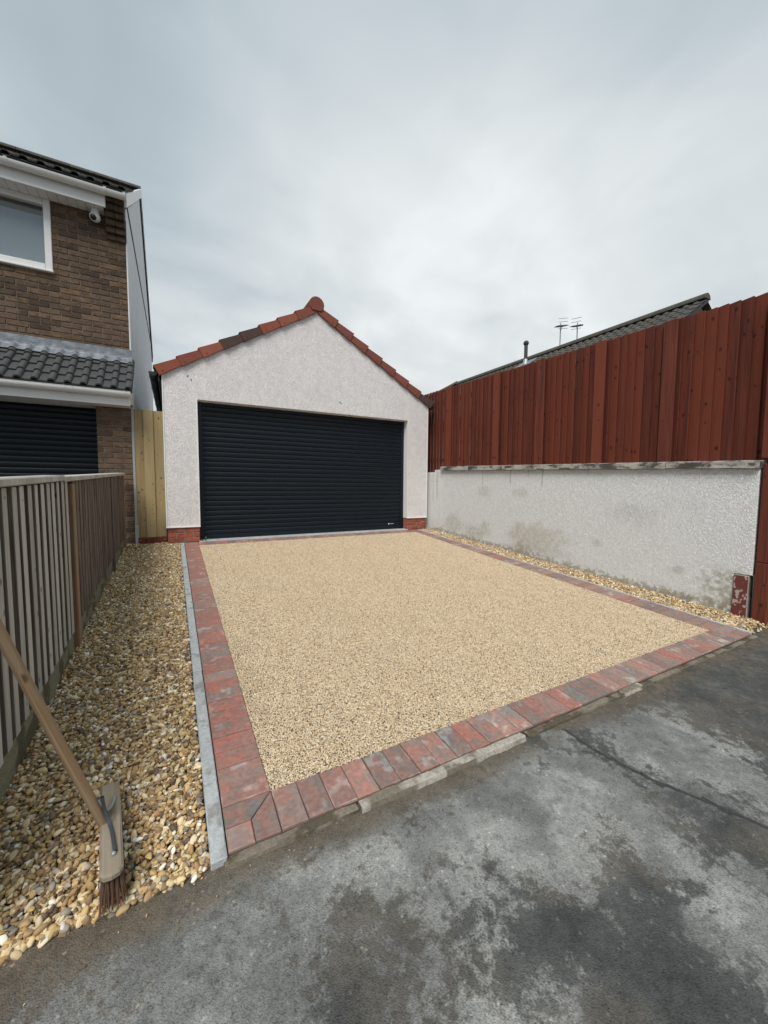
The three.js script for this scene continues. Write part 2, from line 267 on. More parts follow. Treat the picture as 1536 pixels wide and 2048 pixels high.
function dampAt(x, z) { const fx = Math.min(gw - 1.01, Math.max(0, (x - ROAD.x0) / 0.02 - 0.5)), fz = Math.min(gh - 1.01, Math.max(0, (z - ROAD.z0) / 0.02 - 0.5)), i = Math.floor(fx), j = Math.floor(fz), u = fx - i, v = fz - j; return mix(mix(dampGrid[j * gw + i], dampGrid[j * gw + i + 1], u), mix(dampGrid[(j + 1) * gw + i], dampGrid[(j + 1) * gw + i + 1], u), v); }
const wet = new Float32Array(2048 * 512);
T.road = colourMap(2048, 512, (u, v) => {
  const x = mix(ROAD.x0, ROAD.x1, u), z = mix(ROAD.z0, ROAD.z1, v);
  const wx = 0.10 * (fbm(x * 6, z * 6, 5, 0, 1000) - 0.5), wz = 0.10 * (fbm(x * 6 + 7, z * 6, 5, 0, 1010) - 0.5);
  const n = fbm(x * 9, z * 9, 5, 0, 1020), n2 = fbm(x * 40, z * 40, 4, 0, 1030), dm = sm(-0.09, 0.08, dampAt(x + wx, z + wz) + 0.34 * (n - 0.5) + 0.40 * (n2 - 0.5) + 0.10 * (hash(Math.floor(x * 260), Math.floor(z * 260), 24) - 0.5));
  const big = fbm(x * 2.1, z * 2.1, 4, 0, 1040);
  const patch = fbm(x * 5 + 3, z * 5, 6, 0, 1045);
  let c = mix3([0.185, 0.186, 0.178], [0.385, 0.383, 0.36], sm(0.3, 0.7, 0.3 * n + 0.35 * big + 0.35 * patch)); c = mix3(c, [0.11, 0.114, 0.11], 0.6 * sm(0.44, 0.68, fbm(x * 6 + 9, z * 6 + 2, 6, 0, 1046) + 0.4 * (n2 - 0.5) + 0.2 * (big - 0.5)));
  const earthy = sm(0.42, 0.62, fbm(x * 3 + 5, z * 3, 4, 0, 1050)), soilBand = sm(0.75, 0.15, x) * sm(5.75, 5.25, z);
  c = mix3(c, mix3([0.036, 0.038, 0.037], [0.095, 0.078, 0.057], Math.max(0.5 * earthy, soilBand * 0.85)).map((q) => q * (0.7 + 0.9 * fbm(x * 14, z * 14, 4, 0, 1070))), dm * (0.78 + 0.2 * n));
  { const J = [[1.885, 5.14], [1.88, 5.35], [1.93, 5.6], [2.02, 5.8], [2.12, 6.05], [2.3, 6.6]]; let d = 9; for (let i = 0; i < 5; i++) { const [ax, az] = J[i], [bx, bz] = J[i + 1]; if (z < az - 0.05 || z > bz + 0.05) continue; const t = Math.min(1, Math.max(0, (z - az) / (bz - az))); d = Math.min(d, Math.abs(x - mix(ax, bx, t) + 0.02 * (n2 - 0.5))); } c = mix3(c, [0.03, 0.031, 0.03], 0.9 * sm(0.016, 0.005, d)); } // tar seam
  // silt left along the foot of the edging
  const silt = sm(0.14, 0.02, z - 5.16 + 0.08 * (n - 0.5)) * sm(0.3, 0.55, fbm(x * 4, z * 9, 4, 0, 1060) + 0.15); c = mix3(c, [0.125, 0.098, 0.068], 0.8 * silt);
  const sp = hash(Math.floor(x * 260), Math.floor(z * 260), 4), s2 = hash(Math.floor(x * 130), Math.floor(z * 130), 14);
  let k = 0.45 + 0.95 * n2 + 0.40 * (sp - 0.5); if (s2 > 0.992) k *= 1.5 + 0.7 * dm; if (sp < 0.04) k *= 0.7;
  wet[Math.min(511, Math.floor(v * 512)) * 2048 + Math.min(2047, Math.floor(u * 2048))] = dm;
  return c.map((q) => q * k);
});
T.roadRough = greyMap(2048, 512, (u, v) => 0.93 - 0.16 * wet[Math.floor(v * 512) * 2048 + Math.floor(u * 2048)]);
T.asphalt = colourMap(512, 512, (u, v) => { const f = fbm(u * 6, v * 6, 6, 6, 1100), h = hash(Math.floor(u * 512), Math.floor(v * 512), 5); const k = 0.7 + 0.6 * h; return mix3([0.06, 0.061, 0.06], [0.13, 0.13, 0.125], f).map((q) => q * k); });

// ------------------------------------------------------------------ materials
const M = {
  garageWall: new THREE.MeshStandardMaterial({ map: rep(T.garagewall, 3), bumpMap: rep(T.render, 1.0), bumpScale: 0.0095, roughness: 0.92 }),
  reveal: mat([0.82, 0.79, 0.78], 0.85, { bumpMap: rep(T.fine, 0.4), bumpScale: 0.001 }),
  bead: mat([0.80, 0.79, 0.78], 0.5),
  boundary: new THREE.MeshStandardMaterial({ map: rep(T.boundary, 5.2, 1.75, 0, 0.5 / 1.75), bumpMap: rep(T.render, 0.95), bumpScale: 0.0115, roughness: 0.92 }),
  coping: new THREE.MeshStandardMaterial({ map: rep(T.lichen, 0.8), bumpMap: rep(T.grit, 0.6), bumpScale: 0.004, roughness: 0.95 }),
  pavers: [[1.2, 1.3, 1.28], [1.15, 1.5, 1.5], [1.02, 1.42, 1.45], [1.32, 1.72, 1.72], [0.90, 1.28, 1.32], [1.32, 1.3, 1.25]].map((c) => new THREE.MeshStandardMaterial({ color: new THREE.Color().setRGB(...c), map: rep(T.paver, 2), bumpMap: rep(T.grit, 0.5), bumpScale: 0.0014, roughness: 0.82 })),
  brick: new THREE.MeshStandardMaterial({ map: rep(T.brick, 2), bumpMap: rep(T.grit, 0.4), bumpScale: 0.003, roughness: 0.95 }),
  brickDark: new THREE.MeshStandardMaterial({ map: rep(T.brick, 2), color: new THREE.Color().setRGB(0.62, 0.60, 0.60), bumpMap: rep(T.grit, 0.4), bumpScale: 0.003, roughness: 0.95 }),
  brickWarm: new THREE.MeshStandardMaterial({ map: rep(T.brick, 2), color: new THREE.Color().setRGB(1.18, 1.10, 1.0), bumpMap: rep(T.grit, 0.4), bumpScale: 0.003, roughness: 0.95 }),
  mortar: mat([0.24, 0.20, 0.16], 0.97, { bumpMap: rep(T.grit, 0.5), bumpScale: 0.003 }),
  redBrick: new THREE.MeshStandardMaterial({ map: rep(T.redbrick, 1), bumpMap: rep(T.grit, 0.4), bumpScale: 0.002, roughness: 0.9 }),
  paleMortar: mat([0.36, 0.29, 0.25], 0.95),
  door: new THREE.MeshPhysicalMaterial({ color: new THREE.Color().setRGB(0.0060, 0.0115, 0.0185), roughness: 0.38, specularIntensity: 0.6, bumpMap: rep(T.fine, 0.2), bumpScale: 0.0001 }),
  doorDark: mat([0.010, 0.013, 0.016], 0.5),
  clay: [[0.27, 0.075, 0.043], [0.235, 0.068, 0.043], [0.30, 0.092, 0.055], [0.082, 0.045, 0.040], [0.205, 0.062, 0.042]].map((c) => new THREE.MeshStandardMaterial({ color: new THREE.Color().setRGB(...c), map: rep(T.clay, 0.6), bumpMap: rep(T.fine, 0.4), bumpScale: 0.001, roughness: 0.85 })),
  black: mat([0.014, 0.014, 0.015], 0.5),
  hole: mat([0.02, 0.012, 0.01], 0.95),
  redwood: new THREE.MeshStandardMaterial({ map: rep(T.redwood, 1, 2), bumpMap: rep(T.woodbump, 0.5), bumpScale: 0.0012, roughness: 0.8 }),
  pine: new THREE.MeshStandardMaterial({ map: rep(T.pine, 1, 2), bumpMap: rep(T.woodbump, 0.5), bumpScale: 0.001, roughness: 0.85 }),
  silver: new THREE.MeshStandardMaterial({ map: rep(T.silver, 1, 2), bumpMap: rep(T.woodbump, 0.5), bumpScale: 0.0015, roughness: 0.92 }),
  brown: new THREE.MeshStandardMaterial({ map: rep(T.brown, 1, 2), bumpMap: rep(T.woodbump, 0.5), bumpScale: 0.0015, roughness: 0.92 }),
  tanPost: new THREE.MeshStandardMaterial({ map: rep(T.handle, 1, 2), color: new THREE.Color().setRGB(0.75, 0.72, 0.7), bumpMap: rep(T.woodbump, 0.5), bumpScale: 0.0015, roughness: 0.92 }),
  gravelBoard: new THREE.MeshStandardMaterial({ map: rep(T.kerb, 0.7), color: new THREE.Color().setRGB(0.5, 0.5, 0.38), bumpMap: rep(T.grit, 0.5), bumpScale: 0.004, roughness: 0.97 }),
  concrete: new THREE.MeshStandardMaterial({ map: rep(T.concrete, 0.9), bumpMap: rep(T.fine, 0.3), bumpScale: 0.002, roughness: 0.85 }),
  kerb: new THREE.MeshStandardMaterial({ map: rep(T.kerb, 0.8), bumpMap: rep(T.grit, 0.35), bumpScale: 0.004, roughness: 0.95 }),
  kerbDirt: new THREE.MeshStandardMaterial({ map: rep(T.kerb, 0.8), color: new THREE.Color().setRGB(0.5, 0.47, 0.42), bumpMap: rep(T.grit, 0.35), bumpScale: 0.004, roughness: 0.95 }),
  tile: new THREE.MeshStandardMaterial({ map: rep(T.tile, 1), bumpMap: rep(T.fine, 0.3), bumpScale: 0.001, roughness: 0.75 }),
  oldTile: new THREE.MeshStandardMaterial({ map: rep(T.oldtile, 1.5), bumpMap: rep(T.grit, 0.6), bumpScale: 0.003, roughness: 0.95 }),
  lead: new THREE.MeshStandardMaterial({ map: rep(T.lead, 0.6, 0.4), roughness: 0.55, metalness: 0.25, bumpMap: rep(T.fine, 0.5), bumpScale: 0.003 }),
  white: new THREE.MeshStandardMaterial({ map: rep(T.white, 1), roughness: 0.35 }),
    sideWall: new THREE.MeshStandardMaterial({ map: rep(T.sidewall, 2.2, 3), bumpMap: rep(T.fine, 0.6), bumpScale: 0.003, roughness: 0.9 }),
  glass: new THREE.MeshPhysicalMaterial({ color: 0xffffff, transmission: 1, thickness: 0, roughness: 0.02, ior: 1.5 }),
  blind: mat([0.20, 0.245, 0.285], 0.9),
  steel: mat([0.10, 0.115, 0.14], 0.45, { metalness: 0.6, bumpMap: rep(T.fine, 0.15), bumpScale: 0.0008 }),
  galv: mat([0.36, 0.38, 0.40], 0.5, { metalness: 0.5 }),
  road: new THREE.MeshStandardMaterial({ map: T.road, roughnessMap: T.roadRough, roughness: 1, bumpMap: rep(T.grit, 0.9), bumpScale: 0.004 }),
  asphalt: new THREE.MeshStandardMaterial({ map: rep(T.asphalt, 2), bumpMap: rep(T.grit, 0.9), bumpScale: 0.004, roughness: 0.92 }),
  soil: mat([0.10, 0.072, 0.042], 0.97, { bumpMap: rep(T.grit, 0.7), bumpScale: 0.006 }),
  resin: mat([0.16, 0.11, 0.06], 0.7, { bumpMap: rep(T.grit, 0.6), bumpScale: 0.003 }),
};

// ------------------------------------------------------------------ ground, road
const SL = 0.0752, TILT = Math.atan(SL);                                                     // the drive falls 1:13 from garage to road
const gy = (z) => -SL * z;
{
  const g = new THREE.PlaneGeometry(300, 300, 1, 1); g.rotateX(-Math.PI / 2); g.translate(0, -0.62, 0);
  const o = obj('ground', boxUV(g), M.asphalt, scene); o.userData = { kind: 'structure', label: 'dark ground around the houses', category: 'ground' };
  // road surface in front of the drive
  const r = new THREE.PlaneGeometry(ROAD.x1 - ROAD.x0, ROAD.z1 - ROAD.z0, 160, 40); r.rotateX(-Math.PI / 2); r.translate((ROAD.x0 + ROAD.x1) / 2, 0, (ROAD.z0 + ROAD.z1) / 2);
  const p = r.attributes.position, uv = r.attributes.uv;
  for (let i = 0; i < p.count; i++) { const x = p.getX(i), z = p.getZ(i); p.setY(i, -0.412 - 0.03 * (z - 5.17) + 0.012 * (fbm(x * 1.5, z * 1.5, 3, 0, 5) - 0.5) * sm(5.2, 5.5, z)); uv.setXY(i, (x - ROAD.x0) / (ROAD.x1 - ROAD.x0), (z - ROAD.z0) / (ROAD.z1 - ROAD.z0)); }
  r.computeVertexNormals();
  M.road.bumpMap.repeat.set(8.2 / 0.7, 2.05 / 0.7);
  const rd = obj('road', r, M.road, scene); rd.userData = { kind: 'structure', label: 'worn grey tarmac road with dark damp patches', category: 'road' };
  const far = many([cbox(-40, ROAD.x0, -0.6, -0.45, 5.0, 30, 0.01), cbox(ROAD.x1, 40, -0.6, -0.45, 5.0, 30, 0.01), cbox(ROAD.x0, ROAD.x1, -0.62, -0.475, ROAD.z1, 30, 0.01)]);
  const fr = obj('road', far, M.asphalt, scene); fr.name = numbered('road_verge'); fr.userData = { kind: 'structure', label: 'dark tarmac carrying on around the worn road', category: 'road' };
  // neighbour's drive behind the slatted fence
  const nd = obj('neighbour_drive', cbox(-6, -0.56, -0.6, 0, -0.4, 5.1, 0.01), M.asphalt, scene);
  nd.rotation.x = TILT; nd.userData = { kind: 'structure', label: 'tarmac drive behind the slatted fence', category: 'driveway' };
}

// ------------------------------------------------------------------ drive: sub-base, resin, pavers, edging, kerb
const DX0 = 0.412, DX1 = 4.19, DZ0 = 0.232, DZ1 = 4.925;
{
  const drive = setting('resin_driveway', 'buff resin bound gravel driveway in front of the garage', 'driveway'); drive.rotation.x = TILT; drive.scale.z = 1 / Math.cos(TILT);
  obj('resin_bed', cbox(DX0 - 0.02, DX1 + 0.02, -0.2, -0.0085, DZ0 - 0.02, DZ1 + 0.02, 0.002), M.resin, drive);
  const nx = 8, nz = 10, cw = (DX1 - DX0) / nx, cd = (DZ1 - DZ0) / nz;
  const pal = [[0.70, 0.555, 0.375], [0.62, 0.48, 0.31], [0.77, 0.65, 0.47], [0.53, 0.38, 0.22], [0.66, 0.52, 0.36], [0.53, 0.40, 0.255], [0.17, 0.105, 0.06], [0.39, 0.32, 0.25], [0.82, 0.75, 0.63]];
  const wts = [0.23, 0.17, 0.15, 0.10, 0.12, 0.08, 0.07, 0.05, 0.03];
  const ico = mergeVertices((() => { const g = new THREE.IcosahedronGeometry(1, 0); g.deleteAttribute('uv'); g.deleteAttribute('normal'); return g; })());
  const iv = ico.attributes.position.array, ii = ico.index.array, nv = ico.attributes.position.count;
  const smat = new THREE.MeshStandardMaterial({ vertexColors: true, roughness: 0.62 });
  for (let variant = 0; variant < 3; variant++) {
    const r = rng(4000 + variant), sp = 0.0059, ax = Math.round(cw / sp), az = Math.round(cd / sp), N = ax * az;
    const pos = new Float32Array(N * nv * 3), nor = new Float32Array(N * nv * 3), col = new Float32Array(N * nv * 3), idx = new Uint32Array(N * ii.length);
    const e = new THREE.Euler(), m = new THREE.Matrix4(), v = new THREE.Vector3(); let n = 0;
    for (let a = 0; a < ax; a++) for (let b = 0; b < az; b++, n++) {
      const px = (a + 0.5 + 0.8 * (r() - 0.5)) * cw / ax - cw / 2, pz = (b + 0.5 + 0.8 * (r() - 0.5)) * cd / az - cd / 2, py = -0.0058 + 0.0045 * (r() - 0.4);
      const s = 0.0031 + 0.0014 * r(), sx = s * (0.85 + 0.5 * r()), sy = s * 0.75, sz = s * (0.8 + 0.3 * r());
      e.set((r() - 0.5) * 0.7, r() * 6.3, (r() - 0.5) * 0.7); m.makeRotationFromEuler(e);
      let q = r(), k = 0; while (k < 8 && q > wts[k]) { q -= wts[k]; k++; } const br = 0.85 + 0.3 * r();
      for (let c = 0; c < nv; c++) {
        const o = (n * nv + c) * 3; v.set(iv[c * 3], iv[c * 3 + 1], iv[c * 3 + 2]).applyMatrix4(m);
        nor[o] = v.x; nor[o + 1] = v.y; nor[o + 2] = v.z;
        v.set(iv[c * 3] * sx, iv[c * 3 + 1] * sy, iv[c * 3 + 2] * sz).applyMatrix4(m);
        pos[o] = v.x + px; pos[o + 1] = v.y + py; pos[o + 2] = v.z + pz;
        for (let h = 0; h < 3; h++) col[o + h] = pal[k][h] * br;
      }
      for (let c = 0; c < ii.length; c++) idx[n * ii.length + c] = ii[c] + n * nv;
    }
    const g = new THREE.BufferGeometry(); g.setAttribute('position', new THREE.BufferAttribute(pos, 3)); g.setAttribute('normal', new THREE.BufferAttribute(nor, 3)); g.setAttribute('color', new THREE.BufferAttribute(col, 3)); g.setIndex(new THREE.BufferAttribute(idx, 1));
    const cells = []; for (let a = 0; a < nx; a++) for (let b = 0; b < nz; b++) if (Math.floor(hash(a, b, 9) * 3) === variant) cells.push([a, b]);
    const im = shade(new THREE.InstancedMesh(g, smat, cells.length)); im.name = 'resin_stones'; im.userData.kind = 'stuff';
    cells.forEach(([a, b], i) => { const t = new THREE.Matrix4().makeRotationY(hash(a, b, 19) > 0.5 ? Math.PI : 0); t.setPosition(DX0 + (a + 0.5) * cw, 0, DZ0 + (b + 0.5) * cd); im.setMatrixAt(i, t); });
    drive.add(im);
  }
}
{
  const pv = setting('block_paving_border', 'red and charcoal block paver border framing the driveway', 'paving'); pv.rotation.x = TILT; pv.scale.z = 1 / Math.cos(TILT);
  const r = rng(77), J = 0.0032;
  obj('sand_bed', many([cbox(0.226, 0.41, -0.2, -0.010, 0, 5.118, 0.002), cbox(4.192, 4.44, -0.2, -0.010, 0, 5.118, 0.002), cbox(0.411, 4.191, -0.2, -0.010, 4.93, 5.118, 0.002), cbox(0.411, 4.191, -0.2, -0.010, 0.03, 0.228, 0.002)]), mat([0.085, 0.062, 0.045], 0.98), pv);
  const poly = (pts, kinds = [0, 1, 2, 3, 3, 4, 4, 5, 1]) => { // a paver from its outline [x, z], with its own place in the brindle pattern
    const g = prism(pts, -0.05, 0, 'y', 0.0035); g.computeBoundingBox(); const c = new THREE.Vector3(); g.boundingBox.getCenter(c);
    g.translate(-c.x, 0, -c.z); boxUV(g, r() * 2, r() * 2);
    const o = obj('paver', g, M.pavers[kinds[Math.floor(r() * kinds.length)]], pv); o.position.set(c.x, 0.0015 + 0.0035 * (r() - 0.5), c.z); o.rotation.set((r() - 0.5) * 0.012, (r() - 0.5) * 0.012, (r() - 0.5) * 0.012); return o;
  };
  const box = (x0, x1, z0, z1, kinds) => poly([[x0 + J / 2, z0 + J / 2], [x1 - J / 2, z0 + J / 2], [x1 - J / 2, z1 - J / 2], [x0 + J / 2, z1 - J / 2]], kinds);
  const xl = 0.226, xi = 0.411, zf = 5.118, zi = 4.928;
  let n = 48; for (let i = 0; i < n; i++) box(xl, xi, 0.03 + (zi - 0.03) * i / n, 0.03 + (zi - 0.03) * (i + 1) / n, [0, 0, 0, 5, 5, 1, 1, 3]);
  const xo = (z) => 4.365 + 0.019 * z;
  for (let i = 0; i < n; i++) { const z0 = 0.03 + (zi - 0.03) * i / n + J / 2, z1 = 0.03 + (zi - 0.03) * (i + 1) / n - J / 2; poly([[4.191 + J / 2, z0], [xo(z0), z0], [xo(z1), z1], [4.191 + J / 2, z1]]); }
  n = 37; for (let i = 0; i < n; i++) { box(xi + (4.191 - xi) * i / n, xi + (4.191 - xi) * (i + 1) / n, zi, zf); box(xi + (4.191 - xi) * i / n, xi + (4.191 - xi) * (i + 1) / n, 0.03, DZ0 - 0.002); }
  // mitred corners with a small square on the outside
  const zm = (zi + zf) / 2, xm = (xl + xi) / 2, h = J / 2;
  poly([[xl + h, zi + h], [xi - h, zi + h], [xm - h, zm - h], [xl + h, zm - h]]); poly([[xi - h, zi + 2 * h], [xi - h, zf - h], [xm + h, zf - h], [xm + h, zm + h]]); box(xl, xm, zm, zf);
  const xr = 4.462, xq = (4.191 + xr) / 2;
  poly([[4.191 + h, zi + h], [xr - h, zi + h], [xr - h, zm - h], [xq + h, zm - h]]); poly([[4.191 + h, zi + 2 * h], [xq - h, zm + h], [xq - h, zf - h], [4.191 + h, zf - h]]); box(xq, xr, zm, zf);
}
{
  const ed = setting('concrete_edging', 'thin pale concrete edging strips between pavers and gravel', 'edging'); ed.rotation.x = TILT; ed.scale.z = 1 / Math.cos(TILT);
  const r = rng(5);
  for (const [z0, z1, t] of [[0.02, 0.93, 0], [0.935, 1.84, 0.002], [1.845, 2.74, -0.002], [2.745, 3.86, 0.003], [3.865, 5.135, 0.001]]) { const o = obj('edging_strip', cbox(0.170, 0.2225, -0.12, 0.004 + t, z0, z1, 0.004, r() * 3, r() * 3), M.concrete, ed); o.rotation.y = (r() - 0.5) * 0.001; }
  for (let i = 0; i < 5; i++) {
    const z0 = 0.05 + i * 1.013, z1 = z0 + 1.008, a = 4.369 + 0.019 * z0, b = 4.369 + 0.019 * z1;
    obj('edging_strip', boxUV(prism([[a, z0], [a + 0.03, z0], [b + 0.03, z1], [b, z1]], -0.12, 0.006, 'y', 0.003), r() * 3, r() * 3), M.concrete, ed);
  }
  // broken edging kerbs along the road
  const kb = setting('edging_kerb', 'old chipped concrete edging kerb along the front of the pavers', 'kerb');
  for (const [x0, x1, dz, dy, t] of [[0.21, 0.705, 0, -0.010, 0.026], [0.712, 1.13, 0.012, -0.001, 0.030], [1.135, 1.63, 0.006, -0.002, 0.030], [1.66, 2.50, 0, -0.012, 0.026], [2.505, 2.70, 0.004, -0.002, 0.030], [2.72, 3.60, 0, -0.014, 0.024], [3.61, 4.50, 0, -0.016, 0.024]]) {
    const L = x1 - x0, g = new THREE.BoxGeometry(L, 0.16, t + 0.012, Math.round(L / 0.02), 6, 4); const p = g.attributes.position, s0 = x0 * 13;
    for (let i = 0; i < p.count; i++) { // worn, chipped arrises
      const x = p.getX(i), y = p.getY(i), z = p.getZ(i), edge = sm(0.055, 0.08, y), nn = fbm(x * 14 + s0, y * 20 + z * 30, 4, 0, 60) - 0.5;
      p.setX(i, x + (Math.abs(x) > L / 2 - 0.001 ? 0.008 * nn * Math.sign(x) : 0)); p.setY(i, y + edge * 0.012 * nn - edge * 0.006 * sm(0.01, 0.03, z)); p.setZ(i, z + 0.016 * nn * sm(0, 0.02, z) - 0.010 * edge * sm(0.01, 0.03, z));
    }
    g.computeVertexNormals(); const o = obj('kerb_stone', boxUV(g, r() * 3, r() * 3), dy < -0.005 ? M.kerbDirt : M.kerb, kb); o.position.set((x0 + x1) / 2, -0.386 - 0.08 + dy, 5.1195 + (t + 0.012) / 2 + Math.max(0, dz) * 0.5);
  }
}

// ------------------------------------------------------------------ gravel strips
{
  const shapes = []; const rs = rng(31);
  for (let s = 0; s < 6; s++) {
    let g = new THREE.IcosahedronGeometry(1, 1); g.deleteAttribute('uv'); g.deleteAttribute('normal'); g = mergeVertices(g);
    const p = g.attributes.position, cuts = []; for (let k = 0; k < 7; k++) cuts.push([new THREE.Vector3(rs() - 0.5, rs() - 0.5, rs() - 0.5).normalize(), 0.48 + 0.32 * rs()]);
    const v = new THREE.Vector3(); for (let i = 0; i < p.count; i++) { v.fromBufferAttribute(p, i); for (const [n, d] of cuts) { const q = v.dot(n); if (q > d) v.addScaledVector(n, (d - q) * 0.85); } v.multiplyScalar(0.92 + 0.16 * rs()); p.setXYZ(i, v.x, v.y * 0.62, v.z * (0.72 + 0.05 * s)); }
    g.computeVertexNormals(); shapes.push(g);
  }
  const pal = [[0.50, 0.34, 0.15], [0.62, 0.48, 0.27], [0.40, 0.27, 0.13], [0.27, 0.175, 0.095], [0.70, 0.59, 0.41], [0.13, 0.085, 0.058], [0.34, 0.30, 0.25], [0.80, 0.75, 0.64], [0.42, 0.24, 0.11], [0.20, 0.175, 0.145]];
  const wts = [0.20, 0.17, 0.17, 0.13, 0.10, 0.06, 0.05, 0.05, 0.05, 0.02];
  const gm = new THREE.MeshStandardMaterial({ color: 0xffffff, roughness: 0.68, bumpMap: rep(T.fine, 1), bumpScale: 0 });
  function gravel(label, seed, spacing, x0f, x1f, z0, z1, sizeMul, bedPts) {
    const top = new THREE.Group(); top.name = numbered('gravel'); top.userData = { kind: 'stuff', label, category: 'gravel' }; top.rotation.x = TILT; top.scale.z = 1 / Math.cos(TILT); scene.add(top);
    const bed = obj('gravel_bed', prism(bedPts, -0.25, -0.028, 'y'), M.soil, top); bed.userData.kind = 'stuff';
    const r = rng(seed), put = shapes.map(() => []);
    const add = (x, y, z, s) => { let q = r(), k = 0; while (k < 9 && q > wts[k]) { q -= wts[k]; k++; } const b = 0.86 + 0.42 * r(); put[Math.floor(r() * 6)].push([x, y, z, s * sizeMul, (r() - 0.5) * 1.7, r() * 6.283, (r() - 0.5) * 1.7, pal[k].map((c) => c * b)]); };
    for (let layer = 0; layer < 3; layer++) {
      const sp = spacing * (layer === 2 ? 1.7 : 1.05);
      for (let z = z0 + sp / 2; z < z1; z += sp) for (let x = x0f(z) + sp / 2; x < x1f(z); x += sp) {
        const X = x + (r() - 0.5) * sp * 1.1, Z = z + (r() - 0.5) * sp * 1.1; if (X < x0f(Z) + 0.004 || X > x1f(Z) - 0.004 || Z > z1 + 0.01) continue;
        const big = r(); add(X, [-0.025, -0.013, -0.003][layer] + 0.006 * (r() - 0.5) + 0.008 * (fbm(X * 5, Z * 5, 3, 0, 3) - 0.5), Z, 0.0068 + 0.0085 * big * big * big + 0.0022 * r());
      }
    }
    return { top, r, add, finish() { shapes.forEach((g, i) => { const L = put[i], im = shade(new THREE.InstancedMesh(g, gm, L.length)); im.name = 'gravel_stones'; im.userData.kind = 'stuff'; const m = new THREE.Matrix4(), q = new THREE.Quaternion(), e = new THREE.Euler(), c = new THREE.Color(); L.forEach(([x, y, z, s, a, b, d, col], k) => { q.setFromEuler(e.set(a, b, d)); m.compose(new THREE.Vector3(x, y, z), q, new THREE.Vector3(s * 1.25, s * 1.1, s)); im.setMatrixAt(k, m); im.setColorAt(k, c.setRGB(...col)); }); top.add(im); }); } };
  }
  const L = gravel('golden gravel strip between the slatted fence and the edging', 61, 0.0135, () => -0.545, () => 0.168, -0.09, 5.12, 1.0, [[-0.6, -0.12], [0.169, -0.12], [0.169, 5.10], [-0.6, 5.10]]);
  const rr = rng(9); // stones spilling towards the road
  for (let i = 0; i < 260; i++) { const x = -0.56 + 0.72 * rr(), z = 5.10 + 0.035 * rr() * rr() + 0.01; L.add(x, -0.012 - 0.02 * rr(), z, 0.009 + 0.008 * rr()); }
  for (let i = 0; i < 30; i++) { const x = -0.5 + 1.0 * rr(), z = 5.15 + 0.22 * rr() * rr(); L.add(x, -0.41 - 0.03 * (z - 5.17) + SL * z + 0.004, z, 0.0016 + 0.0025 * rr()); }
  L.finish();
  const R = gravel('narrow gravel strip at the foot of the white boundary wall', 62, 0.0145, (z) => 4.405 + 0.019 * z, (z) => 4.685 + 0.05 * z, 0.0, 5.02, 1.05, [[4.40, 0], [4.70, 0], [4.95, 5.06], [4.50, 5.06]]);
  for (let i = 0; i < 90; i++) { const z = 4.98 + 0.13 * rr(); R.add(4.52 + 0.5 * rr(), -0.012 - 0.012 * rr(), z, 0.008 + 0.006 * rr()); }
  R.finish();
}

// ------------------------------------------------------------------ garage
const GW = 4.602, DA = 0.445, DB = 4.136, DH = 2.125, EV = 2.50, AP = 3.825;
function rollerDoor(parent, x0, x1, y0, y1, z, pitch, m) {
  const d = new THREE.Group(); d.name = 'roller_door'; d.position.set((x0 + x1) / 2, y0, z); parent.add(d); const w = (x1 - x0) / 2;
  const pts = []; for (let i = 0; i <= 10; i++) { const a = Math.PI * (i / 10); pts.push([0.0115 * Math.sin(a) * (1 - 0.25 * Math.cos(a)), pitch * 0.5 * (1 - Math.cos(a) * 0.93) - 0.0]); }
  const prof = [[-0.008, pitch * 0.03], ...pts, [-0.008, pitch * 0.97]];
  const g = prism(prof, -w, w, 'x'); // outline in (z, y), along x
  g.computeVertexNormals();
  const sg = smoothRun(g); const n = Math.round((y1 - y0 - 0.06) / pitch);
  for (let i = 0; i < n; i++) { const s = obj('slat', sg, m, d); s.position.y = 0.06 + i * pitch; }
  obj('bottom_bar', cbox(-w, w, 0.012, 0.066, -0.012, 0.014, 0.004), m, d); obj('seal', cbox(-w, w, 0.0, 0.012, -0.006, 0.008, 0.002), M.black, d);
  obj('curtain_backing', cbox(-w, w, 0.0, y1 - y0 + 0.08, -0.022, -0.010, 0.001), M.doorDark, d);
  return d;
}
function smoothRun(g) { // soft shading along the curve of a slat, sharp at its ends
  const p = g.attributes.position, n = g.attributes.normal, acc = {};
  const key = (i) => [p.getX(i), p.getY(i), p.getZ(i)].map((q) => Math.round(q * 2e4)).join();
  for (let i = 0; i < p.count; i++) { if (Math.abs(n.getX(i)) > 0.5) continue; const k = key(i); (acc[k] ||= []).push([n.getX(i), n.getY(i), n.getZ(i)]); }
  const out = new Float32Array(p.count * 3);
  for (let i = 0; i < p.count; i++) { const a = [n.getX(i), n.getY(i), n.getZ(i)]; let s = [...a]; if (Math.abs(a[0]) <= 0.5) { s = [0, 0, 0]; for (const b of acc[key(i)]) if (a[0] * b[0] + a[1] * b[1] + a[2] * b[2] > 0.55) s = s.map((q, k) => q + b[k]); } const l = Math.hypot(...s) || 1; out.set(s.map((q) => q / l), i * 3); }
  g.setAttribute('normal', new THREE.BufferAttribute(out, 3)); return g;
}
